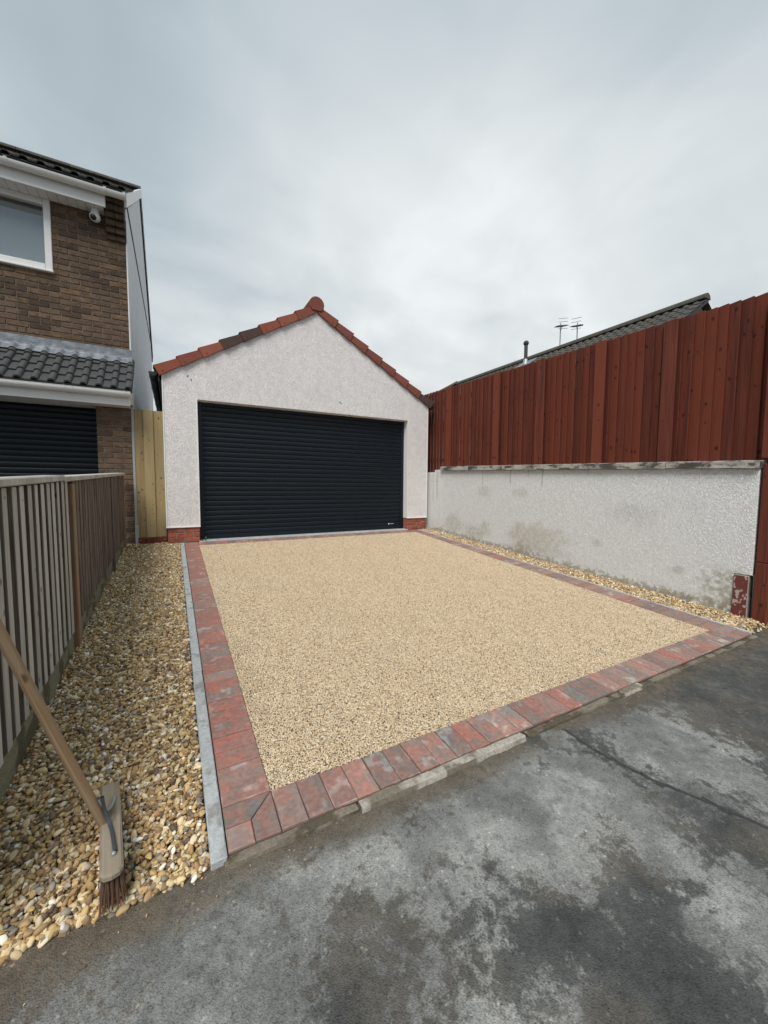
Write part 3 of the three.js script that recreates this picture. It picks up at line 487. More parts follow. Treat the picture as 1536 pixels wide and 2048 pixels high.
{
  const G = thing('detached_garage', 'white rendered garage with red clay verge tiles and dark roller door', 'garage');
  const slope = (AP - EV) / (GW / 2), py = 0.232;
  obj('front_wall', prism([[0, py], [DA, py], [DA, DH], [DB, DH], [DB, py], [GW, py], [GW, EV], [GW / 2, AP], [0, EV]], -0.20, 0, 'z', 0.004), M.garageWall, G);
  for (const [a, b] of [[0, 0.2], [GW - 0.2, GW]]) obj('side_wall', cbox(a, b, 0, EV - 0.05, -6, -0.203, 0.004), M.garageWall, G);
  obj('back_wall', prism([[0.2, 0], [GW - 0.2, 0], [GW - 0.2, EV], [GW / 2, AP - 0.05], [0.2, EV]], -6, -5.8, 'z'), M.garageWall, G);
  // smooth reveals and the beads at their edges
  obj('reveal', cbox(DB - 0.003, DB + 0.01, py, DH, -0.19, -0.012, 0.001), M.reveal, G); obj('reveal', cbox(DA - 0.01, DA + 0.003, py, DH, -0.19, -0.012, 0.001), M.reveal, G); obj('reveal', cbox(DA + 0.004, DB - 0.004, DH - 0.003, DH + 0.01, -0.19, -0.012, 0.001), M.reveal, G);
  for (const [x0, x1, y0, y1] of [[-0.004, 0.012, py + 0.012, EV], [GW - 0.012, GW + 0.004, py + 0.012, EV], [DA - 0.012, DA + 0.004, py + 0.012, DH + 0.004], [DB - 0.004, DB + 0.012, py + 0.012, DH + 0.004]]) obj('corner_bead', cbox(x0, x1, y0, y1, -0.010, 0.0075, 0.003), M.bead, G);
  for (const [x0, x1] of [[-0.006, DA + 0.005], [DB - 0.005, GW + 0.006]]) obj('drip_bead', cbox(x0, x1, py - 0.008, py + 0.012, -0.03, 0.014, 0.004), M.bead, G);
  // brick plinths: three courses each side of the door
  const rb = rng(12);
  for (const [x0, x1, flip] of [[0.012, DA - 0.006, 0], [DB + 0.006, GW - 0.012, 1]]) {
    const pl = obj('plinth', cbox(x0 + 0.006, x1 - 0.006, -0.12, py - 0.01, -0.20, -0.016, 0.002), M.paleMortar, G);
    for (let c = 0; c < 3; c++) {
      const y0 = 0.004 + c * 0.0745, y1 = y0 + 0.064; let x = x0, first = (c + flip) % 2 ? 0.105 : 0.215;
      while (x < x1 - 0.02) { const e = Math.min(x1, x + first); const b = obj('brick', cbox(x, e, y0, y1, -0.105, -0.008 + 0.002 * rb(), 0.004, rb() * 2, rb() * 2), M.redBrick, pl); b.rotation.y = 0.002 * (rb() - 0.5); x = e + 0.010; first = 0.215; if (x1 - x < 0.03) break; }
      const xs = flip ? x0 : x1; // headers seen in the reveal
      obj('brick', cbox(flip ? x0 - 0.0015 : x1 - 0.10, flip ? x0 + 0.10 : x1 + 0.0015, y0, y1, -0.195, -0.116, 0.004, rb() * 2, rb() * 2), M.redBrick, pl);
    }
  }
  obj('threshold', cbox(DA - 0.02, DB + 0.02, -0.1, 0.012, -0.30, 0.026, 0.006, 0.3, 0.2), M.concrete, G);
  // dark flecks on the render
  for (const [x, y] of [[0.33, 2.45], [0.375, 2.40], [2.72, 2.33], [2.74, 2.31]]) { const f = obj('render_fleck', new THREE.IcosahedronGeometry(0.011, 1), M.hole, G); f.position.set(x, y, 0.002); f.scale.set(0.7, 1.2, 0.45); }
  // roller door
  const d = rollerDoor(G, DA + 0.004, DB - 0.004, 0.013, DH - 0.005, -0.165, 0.0768, M.door);
  for (const s of [-1, 1]) obj('guide_rail', cbox(s * (DB - DA) / 2 - 0.035, s * (DB - DA) / 2 + 0.035 - (s > 0 ? 0.036 : -0.036) * 0, 0, DH, 0.0135, 0.024, 0.003).translate(s > 0 ? -0.034 : 0.034, 0, 0), M.door, d);
  const badge = obj('badge', new THREE.CylinderGeometry(0.013, 0.013, 0.003, 16).rotateX(Math.PI / 2), mat([0.7, 0.72, 0.72], 0.4), d); badge.position.set(1.52, 0.105, 0.0125);
  obj('badge_bar', cbox(1.545, 1.63, 0.098, 0.112, 0.0125, 0.0145, 0.001), mat([0.30, 0.32, 0.33], 0.5), d);
  // roof slopes
  const ang = Math.atan(slope), len = Math.hypot(GW / 2, AP - EV);
  for (const s of [-1, 1]) {
    const roof = new THREE.Group(); roof.name = 'roof_slope'; roof.position.set(GW / 2, AP + 0.02, 0); roof.rotation.z = -s * ang; G.add(roof);
    obj('roof_deck', cbox(s > 0 ? 0.01 : -len - 0.10, s > 0 ? len + 0.10 : -0.01, -0.012, 0.03, -6.05, -0.06, 0.004), M.black, roof);
    const rolls = []; const tp = tileProfile(0.30, 0.035, 0.012);
    for (let c = 0; c < 8; c++) for (let k = 0; k < 20; k++) { const g = prism(tp, 0, 0.36, 'z'); g.rotateY(s > 0 ? Math.PI / 2 : -Math.PI / 2); g.rotateZ(-s * -0.035); const u = 0.02 + c * 0.325; g.translate(s * u, 0.045, -0.16 - k * 0.295 - (s > 0 ? 0 : 0.30)); rolls.push(boxUV(g, c * 0.31, k * 0.27)); }
    const tl = obj('roof_tiles', many(rolls), M.oldTile, roof); tl.userData.kind = 'stuff';
    // cloaked verge tiles, stepping up the slope
    const rt = rng(s > 0 ? 41 : 42), n = 8, L = (len + 0.010) / n, tones = s < 0 ? [0, 1, 2, 3, 3, 0, 2, 1] : [1, 4, 1, 4, 4, 1, 4, 3];
    for (let i = 0; i < n; i++) {
      const a = -L / 2, b = L / 2 + 0.020, mid = 0.055 + (i + 0.5) * L;
      const t = obj('verge_tile', many([prism([[a, -0.074], [b, -0.090], [b, 0.062], [a, 0.034]].map((q) => [s * q[0], q[1]]), 0.004, 0.034, 'z', 0.004), prism([[a, 0.020], [b, 0.048], [b, 0.062], [a, 0.034]].map((q) => [s * q[0], q[1]]), -0.16, 0.003, 'z', 0.003)].map((g) => boxUV(g, rt() * 2, rt() * 2))), M.clay[tones[(s < 0 ? n - 1 - i : i)]], roof);
      t.position.set(s * mid, 0, 0.010); t.rotation.y = -s * 0.045; t.rotation.x = 0.004 * (rt() - 0.5);
      const nh = obj('nail_hole', new THREE.CylinderGeometry(0.008, 0.008, 0.004, 10).rotateX(Math.PI / 2), M.hole, t); nh.position.set(s * (b - 0.07), -0.050, 0.0345);
    }
  }
  // half-round ridge: block end at the front, then ridge tiles running back
  const arc = []; for (let i = 0; i <= 16; i++) { const a = Math.PI * i / 16; arc.push([0.128 * Math.cos(a), 0.128 * Math.sin(a)]); }
  arc.push([-0.120, -0.055], [-0.085, -0.105], [0.085, -0.105], [0.120, -0.055]);
  const re = obj('ridge_end', prism(arc, -0.34, 0.055, 'z', 0.010), M.clay[4], G); re.position.set(GW / 2 - 0.01, AP + 0.055, 0);
  for (let k = 0; k < 14; k++) { const h = arc.slice(0, 17).concat([[-0.11, 0], [0.11, 0]]); const o = obj('ridge_tile', prism(arc.slice(0, 17), -0.40, 0, 'z', 0.004), M.clay[k % 3], G); o.position.set(GW / 2 - 0.01, AP + 0.05 - (k % 2) * 0.004, -0.345 - k * 0.402); }
  // eaves: fascia, gutter and its brackets
  for (const s of [-1, 1]) {
    const x = s < 0 ? 0 : GW;
    obj('fascia', cbox(x + (s < 0 ? -0.05 : 0.03), x + (s < 0 ? -0.03 : 0.05), EV - 0.16, EV - 0.02, -6, -0.02, 0.003), M.black, G);
    const gp = []; for (let i = 0; i <= 10; i++) { const a = Math.PI + Math.PI * i / 10; gp.push([0.056 * Math.cos(a), 0.056 * Math.sin(a)]); } for (let i = 10; i >= 0; i--) { const a = Math.PI + Math.PI * i / 10; gp.push([0.052 * Math.cos(a), 0.052 * Math.sin(a)]); }
    const gt = obj('gutter', prism(gp, -6, -0.01, 'z'), M.black, G); gt.position.set(x + s * 0.108, EV - 0.045, 0);
    const cap = obj('gutter_end', prism(gp.slice(0, 11), 0, 0.005, 'z'), M.black, G); cap.position.set(x + s * 0.108, EV - 0.045, -0.01);
    for (let k = 0; k < 8; k++) { const b = gp.map(([p, q]) => [p * 1.1, q * 1.1]); const br = obj('gutter_bracket', prism(b, -0.015, 0.015, 'z'), M.black, G); br.position.set(x + s * 0.108, EV - 0.045, -0.3 - k * 0.75); }
    obj('soffit', cbox(s < 0 ? -0.048 : GW + 0.004, s < 0 ? -0.004 : GW + 0.048, EV - 0.165, EV - 0.155, -6, -0.02, 0.002), M.black, G);
  }
  obj('mastic_loop', tube([[-0.012, EV - 0.005, 0.004], [-0.035, EV - 0.02, 0.006], [-0.032, EV - 0.052, 0.006], [-0.008, EV - 0.055, 0.006]], 0.007, 10, 6), M.bead, G);
}
function tileProfile(w, h, t) { // pantile outline: flat pan then a roll, (x, y)
  const top = [[0, 0], [w * 0.48, 0]]; for (let i = 0; i <= 8; i++) { const a = Math.PI * i / 8; top.push([w * (0.76 - 0.25 * Math.cos(a)), h * Math.sin(a)]); }
  top.push([w * 1.03, 0]); return [...top, ...top.slice().reverse().map(([x, y]) => [x, y - t])];
}

// ------------------------------------------------------------------ brick house on the left
{
  const Hs = thing('brick_house', 'brown brick house with tiled canopy over its dark garage door', 'house');
  const XR = -0.392, XL = -5.5, ZU = -0.40, ZL = -0.10, rb = rng(88);
  // --- walls (mortar core) and bricks
  const up = obj('upper_wall', prism([[XL, 2.3], [XR - 0.012, 2.3], [XR - 0.012, 4.9], [XL, 4.9]], ZU - 0.25, ZU - 0.012, 'z', 0, [[[-2.745, 3.705], [-1.237, 3.705], [-1.237, 4.598], [-2.745, 4.598]]]), M.mortar, Hs);
  const pier = obj('brick_pier', cbox(-0.790, XR - 0.008, -0.2, 2.02, -0.62, ZL - 0.012, 0.002), M.mortar, Hs);
  const WX1 = -1.232, WX0 = -2.75, WY0 = 3.70, WY1 = 4.60;
  const list = [];
  const course = (x0, x1, y0, y1, z, skip, parent, start) => {
    for (let c = 0; y0 + c * 0.075 < y1 - 0.03; c++) {
      const y = y0 + c * 0.075; let x = x1, w = c % 2 ? 0.1025 : 0.215;
      while (x > x0 + 0.02) { const e = Math.max(x0, x - w); if (x - e > 0.03 && !(skip && skip(e, x, y))) list.push([e, x, y, Math.min(y + 0.065, y1), z, parent]); x = e - 0.010; w = 0.215; }
    }
  };
  course(XL, XR, 2.62, 4.62, ZU, (a, b, y) => b > WX0 + 0.01 && b < WX1 + 0.03 && y + 0.065 > WY0 - 0.02 && y < WY1, up);
  course(-0.795, XR, -0.12, 1.95, ZL, null, pier);
  list.sort((a, b) => b[1] - a[1]);
  const rest = [];
  list.forEach(([x0, x1, y0, y1, z, parent], i) => {
    if (x0 < WX1 && x1 > WX1 && y1 > WY0 && y0 < WY1) x0 = Math.max(x0, WX1 + 0.004);
    const g = cbox(x0, x1, y0, y1, z - 0.05, z - 0.003 + 0.003 * rb(), 0.004, rb() * 2, rb() * 2), t = rb();
    if (i < 300) obj('brick', g, t < 0.22 ? M.brickDark : t > 0.72 ? M.brickWarm : M.brick, parent); else rest.push(g);
  });
  const br = obj('brickwork', many(rest), M.brick, up); br.userData.kind = 'stuff';
  // return face of the pier, seen edge on
  // --- stepped brick kneeler under the eaves
  for (let c = 0; c < 7; c++) { const y = 4.29 + c * 0.080; for (let k = 0; k < 2; k++) obj('corbel_brick', cbox(-0.622 + k * 0.113 + (c % 2 ? 0.0 : 0.0), -0.622 + k * 0.113 + 0.108, y, y + 0.068, ZU - 0.08, ZU + 0.030 + c * 0.040, 0.004, rb() * 2, rb() * 2), M.brickDark, Hs); obj('corbel_joint', cbox(-0.618, -0.398, y + 0.067, y + 0.082, ZU - 0.08, ZU - 0.006 + c * 0.040, 0.002), M.mortar, Hs); }
  // --- white rendered gable side wall with its ridge, and trims
  const ridgeY = 7.61, ridgeZ = -4.55, backZ = -8.5;
  obj('gable_wall', prism([[-0.44, 0.02], [-0.44, 4.78], [ridgeZ, ridgeY - 0.16], [backZ, 5.1], [backZ, 0.02]], XR - 0.25, XR - 0.002, 'x'), M.sideWall, Hs);
  obj('back_wall', cbox(XL, XR - 0.26, 0, 5.0, backZ, backZ + 0.25, 0.01), M.sideWall, Hs);
  obj('drip_trim', prism([[-0.42, 4.93], [-0.42, 4.955], [backZ, 5.33], [backZ, 5.30]], XR - 0.002, XR + 0.012, 'x'), M.black, Hs);
  obj('corner_trim', cbox(XR - 0.010, XR + 0.008, 2.62, 4.30, ZU - 0.03, ZU + 0.006, 0.004), M.white, Hs);
  // bargeboards
  const barge = (z0, y0, z1, y1, h, m, x0, x1) => prism([[z0, y0], [z0, y0 + h], [z1, y1 + h], [z1, y1]], x0, x1, 'x', 0.004);
  obj('bargeboard', barge(-0.20, 4.68, ridgeZ, ridgeY - 0.13, 0.19, 0, XR, XR + 0.035), M.white, Hs); obj('bargeboard', barge(ridgeZ, ridgeY - 0.13, backZ - 0.2, 5.05, 0.19, 0, XR, XR + 0.035), M.white, Hs);
  obj('verge_trim', prism([[ridgeZ + 0.3, ridgeY - 0.33], [ridgeZ + 0.3, ridgeY - 0.28], [backZ - 0.2, 5.02], [backZ - 0.2, 4.97]], XR + 0.002, XR + 0.030, 'x'), M.black, Hs);
  // --- main roof with interlocking tiles
  const rl = Math.hypot(ridgeZ + 0.02, ridgeY - 4.86), ra = Math.atan2(ridgeY - 4.86, -(ridgeZ + 0.02));
  const roof = new THREE.Group(); roof.name = 'main_roof'; roof.position.set(0, 4.80, -0.02); roof.rotation.x = ra; Hs.add(roof);
  obj('roof_deck', cbox(XL, XR + 0.02, -0.05, -0.012, -rl, 0, 0.004), M.black, roof);
  const mt = prism(tileProfile(0.165, 0.03, 0.014), -0.38, 0.0, 'z'), more = [];
  for (let c = 0; c < 14; c++) for (let k = 0; k < 30; k++) {
    const x = XR + 0.03 - (k + 1) * 0.165, z = -c * 0.385, tilt = -0.035;
    if (c < 12 && k < 14) { const o = obj('roof_tile', mt, M.oldTile, roof); o.position.set(x, 0.012, z); o.rotation.x = tilt; } else { const g = mt.clone(); g.rotateX(tilt); g.translate(x, 0.012, z); more.push(g); }
  }
  const mr = obj('roof_tiles', many(more), M.oldTile, roof); mr.userData.kind = 'stuff';
  for (let k = 0; k < 12; k++) { const a = []; for (let i = 0; i <= 8; i++) a.push([0.12 * Math.cos(Math.PI * i / 8), 0.10 * Math.sin(Math.PI * i / 8)]); const o = obj('ridge_tile', prism(a, XR + 0.03 - (k + 1) * 0.43, XR + 0.03 - k * 0.43 - 0.006, 'x', 0.004), M.oldTile, Hs); o.position.set(0, ridgeY + 0.0, ridgeZ); }
  obj('rear_roof', prism([[ridgeZ, ridgeY], [backZ - 0.3, 4.98], [backZ - 0.3, 4.90], [ridgeZ, ridgeY - 0.08]], XL, XR + 0.02, 'x'), M.oldTile, Hs);
  // --- eaves: soffit boards, fascia, gutter
  for (let k = 0; k < 26; k++) obj('soffit_board', cbox(-0.628 - (k + 1) * 0.1, -0.628 - k * 0.1 - 0.004, 4.600, 4.612, ZU, -0.19, 0.003), M.white, Hs);
  obj('soffit_backing', cbox(-3.3, -0.63, 4.613, 4.62, ZU, -0.19, 0.001), M.black, Hs);
  obj('fascia', cbox(XL, -0.600, 4.585, 4.76, -0.185, -0.160, 0.004), M.white, Hs);
  const gut = (r, z0, y) => { const p = []; for (let i = 0; i <= 12; i++) { const a = Math.PI + Math.PI * i / 12; p.push([z0 + r * Math.cos(a), y + r * 1.05 * Math.sin(a)]); } p.push([z0 + r + 0.004, y + 0.010], [z0 + r - 0.004, y + 0.010]); for (let i = 12; i >= 0; i--) { const a = Math.PI + Math.PI * i / 12; p.push([z0 + (r - 0.004) * Math.cos(a), y + (r - 0.004) * 1.05 * Math.sin(a)]); } return p; };
  obj('gutter', prism(gut(0.056, -0.096, 4.770), XL, -0.372, 'x'), M.white, Hs);
  for (const x of [-0.372, -0.585, -1.56, -2.5]) obj('gutter_joint', prism(gut(0.060, -0.096, 4.771), x - 0.02, x + 0.012, 'x'), M.white, Hs);
  obj('gutter_end', prism(gut(0.056, -0.096, 4.770).slice(0, 13), -0.362, -0.357, 'x'), M.white, Hs);
  // --- upstairs window
  const win = new THREE.Group(); win.name = 'window'; Hs.add(win); win.position.set(WX1, WY0, ZU);
  const fr = (x0, x1, y0, y1, z0 = -0.07, z1 = 0.012) => obj('frame', cbox(x0, x1, y0, y1, z0, z1, 0.006), M.white, win);
  const ww = WX0 - WX1; fr(-0.075, 0, 0, 0.90); fr(ww, ww + 0.075, 0, 0.90); fr(ww + 0.076, -0.076, 0, 0.075); fr(ww + 0.076, -0.076, 0.825, 0.90); fr(-0.80, -0.735, 0.076, 0.824, -0.068, 0.008);
  obj('sill', cbox(ww - 0.02, 0.012, -0.03, -0.002, -0.05, 0.045, 0.006), M.white, win);
  for (const [a, b] of [[-0.734, -0.076], [ww + 0.076, -0.801]]) { obj('pane', cbox(a, b, 0.076, 0.824, -0.024, -0.020, 0.0005), M.glass, win); obj('blind', cbox(a, b, 0.076, 0.70, -0.052, -0.047, 0.001), M.blind, win); }
  obj('bedroom', many([cbox(XL, XR - 0.3, 2.9, 3.0, -3.5, ZU - 0.26, 0.01), cbox(XL, XR - 0.3, 4.95, 5.05, -3.5, ZU - 0.26, 0.01), cbox(XL, XR - 0.3, 3.0, 4.95, -3.5, -3.4, 0.01)]), mat([0.5, 0.48, 0.45], 0.9), Hs);
  // --- canopy: rafters box, tiles, flashing, fascia, gutter
  const cy0 = 2.115, cz0 = 0.235, cy1 = 2.660, cz1 = ZU, cl = Math.hypot(cy1 - cy0, cz0 - cz1), ca = Math.atan2(cy1 - cy0, cz0 - cz1);
  const can = new THREE.Group(); can.name = 'canopy_roof'; can.position.set(0, cy0, cz0); can.rotation.x = ca; Hs.add(can);
  obj('canopy_deck', cbox(XL, -0.372, -0.05, -0.010, -cl, -0.03, 0.004), M.black, can);
  const rows = 4, gauge = cl / rows, tw = 0.1585, ct = prism(tileProfile(tw, 0.038, 0.024), -gauge - 0.03, 0, 'z', 0.002), cmore = [];
  for (let c = 0; c < rows; c++) for (let k = 0; k < 30; k++) { const x = -0.352 - (k + 1) * tw; if (k < 14) { const o = obj('canopy_tile', ct, M.tile, can); o.position.set(x, 0.014 + 0.002 * (rb() - 0.5), -c * gauge); o.rotation.set(-0.11, 0.003 * (rb() - 0.5), 0); } else { const g = ct.clone(); g.rotateX(-0.11); g.translate(x, 0.014, -c * gauge); cmore.push(g); } }
  const cm = obj('canopy_tiles', many(cmore), M.tile, can); cm.userData.kind = 'stuff';
  obj('dry_verge', cbox(-0.372, -0.350, -0.06, 0.02, -cl, -0.01, 0.006), M.tile, can);
  // lead flashing dressed over the tiles and up the wall
  const fl = new THREE.PlaneGeometry(4.6, 0.26, 300, 12), fp = fl.attributes.position;
  for (let i = 0; i < fp.count; i++) { const x = fp.getX(i) - 2.67, t = fp.getY(i) / 0.26 + 0.5; const ph = md((x + 0.352) / tw, 1), roll = ph > 0.5 ? 0.03 * Math.sin(Math.PI * (ph - 0.5) / 0.5) : 0; const up2 = sm(0.45, 0.55, t); const y = mix(cy1 - 0.085 + 0.19 * t * (1 - up2), cy1 + 0.02 + (t - 0.5) * 0.26, up2) + 0.006 * (vn(x * 14, t * 9, 0, 4) - 0.5), z = mix(cz1 + 0.105 - 0.21 * t, cz1 + 0.008, up2); fp.setXYZ(i, x, y + (1 - up2) * (roll + 0.022) * 0.75, z + (1 - up2) * (roll + 0.022) * 0.6 + 0.004 * (vn(x * 22, t * 7, 0, 8) - 0.5)); }
  fl.computeVertexNormals(); obj('lead_flashing', boxUV(fl), M.lead, Hs);
  obj('canopy_fascia', cbox(XL, -0.378, 1.915, 2.085, 0.150, 0.172, 0.004), M.white, Hs);
  obj('canopy_soffit', cbox(XL, -0.385, 1.925, 1.937, -0.36, 0.149, 0.003), M.white, Hs);
  obj('canopy_gutter', prism(gut(0.055, 0.232, 2.075), XL, -0.366, 'x'), M.white, Hs);
  for (const x of [-0.375, -0.43, -0.985, -1.055, -2.1]) obj('gutter_joint', prism(gut(0.0595, 0.232, 2.076), x - 0.014, x + 0.010, 'x'), M.white, Hs);
  obj('gutter_end', prism(gut(0.055, 0.232, 2.075).slice(0, 13), -0.364, -0.359, 'x'), M.white, Hs);
  obj('canopy_end', prism([[ZU, 2.02], [ZU, 2.60], [0.15, 2.10], [0.15, 1.94]], -0.388, -0.372, 'x'), M.white, Hs);
  // --- lower wall around the garage door, its door, downpipe at the corner
  obj('door_head', cbox(XL, -0.795, 1.94, 2.3, -0.62, -0.40, 0.01), M.mortar, Hs);
  const rd = rollerDoor(Hs, -4.2, -0.800, -0.05, 1.945, -0.46, 0.0768, M.door);
  obj('downpipe', cbox(XR - 0.002, XR + 0.030, -0.06, 1.93, ZL - 0.034, ZL + 0.004, 0.006), mat([0.33, 0.335, 0.34], 0.6), Hs);
  obj('downpipe_shoe', cbox(XR - 0.004, XR + 0.040, -0.06, 0.28, ZL - 0.040, ZL + 0.010, 0.010), mat([0.40, 0.39, 0.37], 0.8), Hs);
  obj('side_base', cbox(XL, -4.2, -0.3, 2.3, -0.62, -0.3, 0.01), M.mortar, Hs);
  for (const [x, y] of [[-1.55, 2.86], [-0.93, 2.87]]) obj('weep_vent', cbox(x, x + 0.010, y, y + 0.062, ZU - 0.03, ZU + 0.004, 0.001), M.black, Hs);

  // security camera under the soffit
  const c = thing('security_camera', 'white dome security camera under the brick house eaves', 'camera', [-0.735, 4.50, ZU + 0.09]);
  obj('mount', new THREE.CylinderGeometry(0.045, 0.052, 0.10, 24).translate(0, 0.052, 0), M.white, c);
  const ball = obj('dome', new THREE.SphereGeometry(0.062, 28, 20), M.white, c);
  const cap = obj('lens_cover', new THREE.SphereGeometry(0.044, 24, 14, 0, Math.PI * 2, 0, 1.25).rotateX(Math.PI / 2), mat([0.008, 0.008, 0.009], 0.08), ball); cap.position.set(0.0, -0.006, 0.0285);
  const ring = obj('ring', new THREE.TorusGeometry(0.046, 0.006, 8, 28), M.white, ball); ring.position.z = 0.042; ball.rotation.set(0.42, -0.35, 0);
}

// ------------------------------------------------------------------ tall pine side panel between the house and the garage
{
  const P = thing('pine_gate_panel', 'tall new pine board panel between brick house and garage', 'gate'); let k = 0;
  for (const [a, b, z, t] of [[-0.362, -0.250, -0.104, 0.0], [-0.252, -0.130, -0.086, 0.02], [-0.132, -0.006, -0.104, -0.01]]) obj('board', cbox(a, b, 0.095, 1.925 + t * 0.2, z - 0.018, z, 0.003, 0.0625 + 0.125 * (k++ * 2) - (a + b) / 2, 0.3 * k), M.pine, P);
  for (const y of [0.35, 1.0, 1.7]) obj('rail', cbox(-0.36, -0.006, y, y + 0.07, -0.175, -0.132, 0.003), M.pine, P);
  obj('kick_board', cbox(-0.362, -0.004, -0.06, 0.090, -0.118, -0.088, 0.004, 0.1, 0.2), M.redwood, P);
  for (const x of [-0.335, -0.03]) { const s = obj('screw', new THREE.CylinderGeometry(0.007, 0.007, 0.004, 10).rotateX(Math.PI / 2), M.galv, P); s.position.set(x, 0.055, -0.087); }
}

// ------------------------------------------------------------------ low slatted fence on the left
{
  const F = thing('slatted_fence', 'low weathered vertical slat fence with flat cap along the gravel', 'fence');
  const top = (z) => 1.000 - 0.0305 * z - 0.012, bot = (z) => gy(z) + 0.135, r = rng(14);
  const board = (z, w, x0, x1, y0, y1, face, side, name = 'slat') => { // weathered face on the outside, brown sawn sides
    const o = new THREE.Group(); const ou = 0.0625 + 0.125 * Math.floor(r() * 8), ov = r() * 2;
    const s = obj(name, cbox(x0, x1 - 0.0025, y0, y1, -w / 2, w / 2, 0.002, ou, ov), side, F); s.position.z = z; s.rotation.x = (r() - 0.5) * 0.006;
    obj('weathered_face', cbox(x1 - 0.0024, x1, y0, y1, -w / 2 + 0.0015, w / 2 - 0.0015, 0.001, ou, ov), face, s); return s;
  };
  for (let z = 5.08, k = 0; z > 0.12; z -= 0.1045, k++) {
    const near = z > 3.2, w = (near ? 0.056 : 0.082) + 0.012 * (r() - 0.5), zz = z + 0.01 * (r() - 0.5); if (Math.abs(zz - 3.17) < 0.06 || Math.abs(zz - 1.27) < 0.05) continue;
    board(zz, w, -0.528, -0.505 + 0.003 * (r() - 0.5), bot(z) + 0.004 + 0.012 * r(), top(z), near ? M.silver : M.brown, M.brown);
  }
  for (let z = 5.13; z > 0.1; z -= 0.1045) { const o = obj('back_slat', cbox(-0.605, -0.583, bot(z), top(z), -0.046, 0.046, 0.002, 0.0625 + 0.125 * Math.floor(r() * 8), r() * 2), M.brown, F); o.position.z = z; }
  for (const [z, m, w] of [[3.17, M.tanPost, 0.075], [1.27, M.brown, 0.075], [5.16, M.brown, 0.075], [0.07, M.tanPost, 0.06]]) { const y0 = gy(z) - 0.2; const p = obj('post', cbox(-0.575, -0.492, y0, top(z) - (z === 3.17 ? 0.02 : 0.004), z - w / 2, z + w / 2, 0.005, 0.3, z), m, F); }
  for (const [y, dy] of [[0.25, 0], [0.78, 0]]) obj('rail', prism([[0.07, y + 0.06 + gy(0) + 0.1], [0.07, y + gy(0) + 0.1], [5.16, y - 0.14], [5.16, y - 0.08]], -0.580, -0.531, 'x'), M.brown, F);
  for (const [z0, z1] of [[0.08, 1.245], [1.315, 3.13], [3.215, 5.13]]) obj('gravel_board', prism([[z0, bot(z0)], [z1, bot(z1)], [z1, gy(z1) - 0.12], [z0, gy(z0) - 0.12]], -0.548, -0.515, 'x', 0.004), M.gravelBoard, F);
  for (const [z0, z1, m] of [[0.02, 1.28, M.silver], [1.284, 3.42, M.silver], [3.424, 5.2, M.silver]]) { const d = z0 > 3 ? 0.006 : 0; obj('cap_rail', boxUV(prism([[z0, top(z0) + d], [z1, top(z1) + d], [z1, top(z1) + 0.034 + d], [z0, top(z0) + 0.034 + d]], -0.590, -0.486, 'x', 0.005), r() * 2, r() * 2), m, F); }
}

// ------------------------------------------------------------------ boundary wall on the right, fence above it
const WR = Math.atan(0.05);
{
  const B = thing('boundary_wall', 'white roughcast boundary wall with mossy concrete coping', 'wall', [4.68, 0, 0]); B.rotation.y = WR;
  const topY = (z) => 1.172 - 0.024 * (z - 0.35);
  obj('wall', prism([[0.38, -0.7], [0.38, topY(0.38)], [4.955, topY(4.955)], [4.955, 0.035], [4.82, 0.035], [4.82, -0.7]], 0, 0.22, 'x', 0.006), M.boundary, B);
  obj('wall', prism([[-6, -0.7], [-6, 1.14], [0.14, 1.14], [0.14, 1.185], [0.377, 1.185], [0.377, -0.7]], 0.002, 0.20, 'x', 0.006), M.boundary, B);
  const r = rng(52);
  for (let i = 0; i < 6; i++) { // coping slabs
    const z0 = 0.365 + i * 0.767, z1 = z0 + 0.763, L = z1 - z0, g = new THREE.BoxGeometry(0.32, 0.075, L, 6, 3, 40), p = g.attributes.position;
    for (let k = 0; k < p.count; k++) { const x = p.getX(k), y = p.getY(k), z = p.getZ(k), e = sm(0.10, 0.16, Math.abs(x)), n = fbm(z * 9 + i * 7, y * 20 + x * 5, 4, 0, 33) - 0.5; p.setXYZ(k, x + e * 0.010 * n, y + 0.010 * n * e - (y > 0 ? e * 0.008 : 0), z); }
    g.computeVertexNormals(); const o = obj('coping_slab', boxUV(g, r() * 3, r() * 3), M.coping, B); o.position.set(0.11, topY((z0 + z1) / 2) + 0.0375, (z0 + z1) / 2); o.rotation.x = 0.024 + 0.004 * (r() - 0.5);
  }
  const st = obj('stub_pier', cbox(-0.012, 0.12, -0.7, 0.030, 4.823, 4.935, 0.006, 0.2, 0.1), new THREE.MeshStandardMaterial({ map: rep(T.kerb, 0.8), color: new THREE.Color().setRGB(0.75, 0.78, 0.75), roughness: 0.9 }), B); st.userData.label = 'short grey end block with red painted side';
  const pm = new THREE.MeshStandardMaterial({ map: colourMap(256, 256, (u, v) => { const f = fbm(u * 16, v * 12, 5, 16, 1203, 12); return mix3([0.145, 0.034, 0.028], [0.46, 0.38, 0.36], 0.85 * sm(0.60, 0.66, f)); }), roughness: 0.8 }); pm.map.repeat.set(2.2, 2.2);
  obj('painted_face', cbox(-0.017, -0.0122, -0.5, 0.026, 4.826, 4.932, 0.001), pm, st);
}
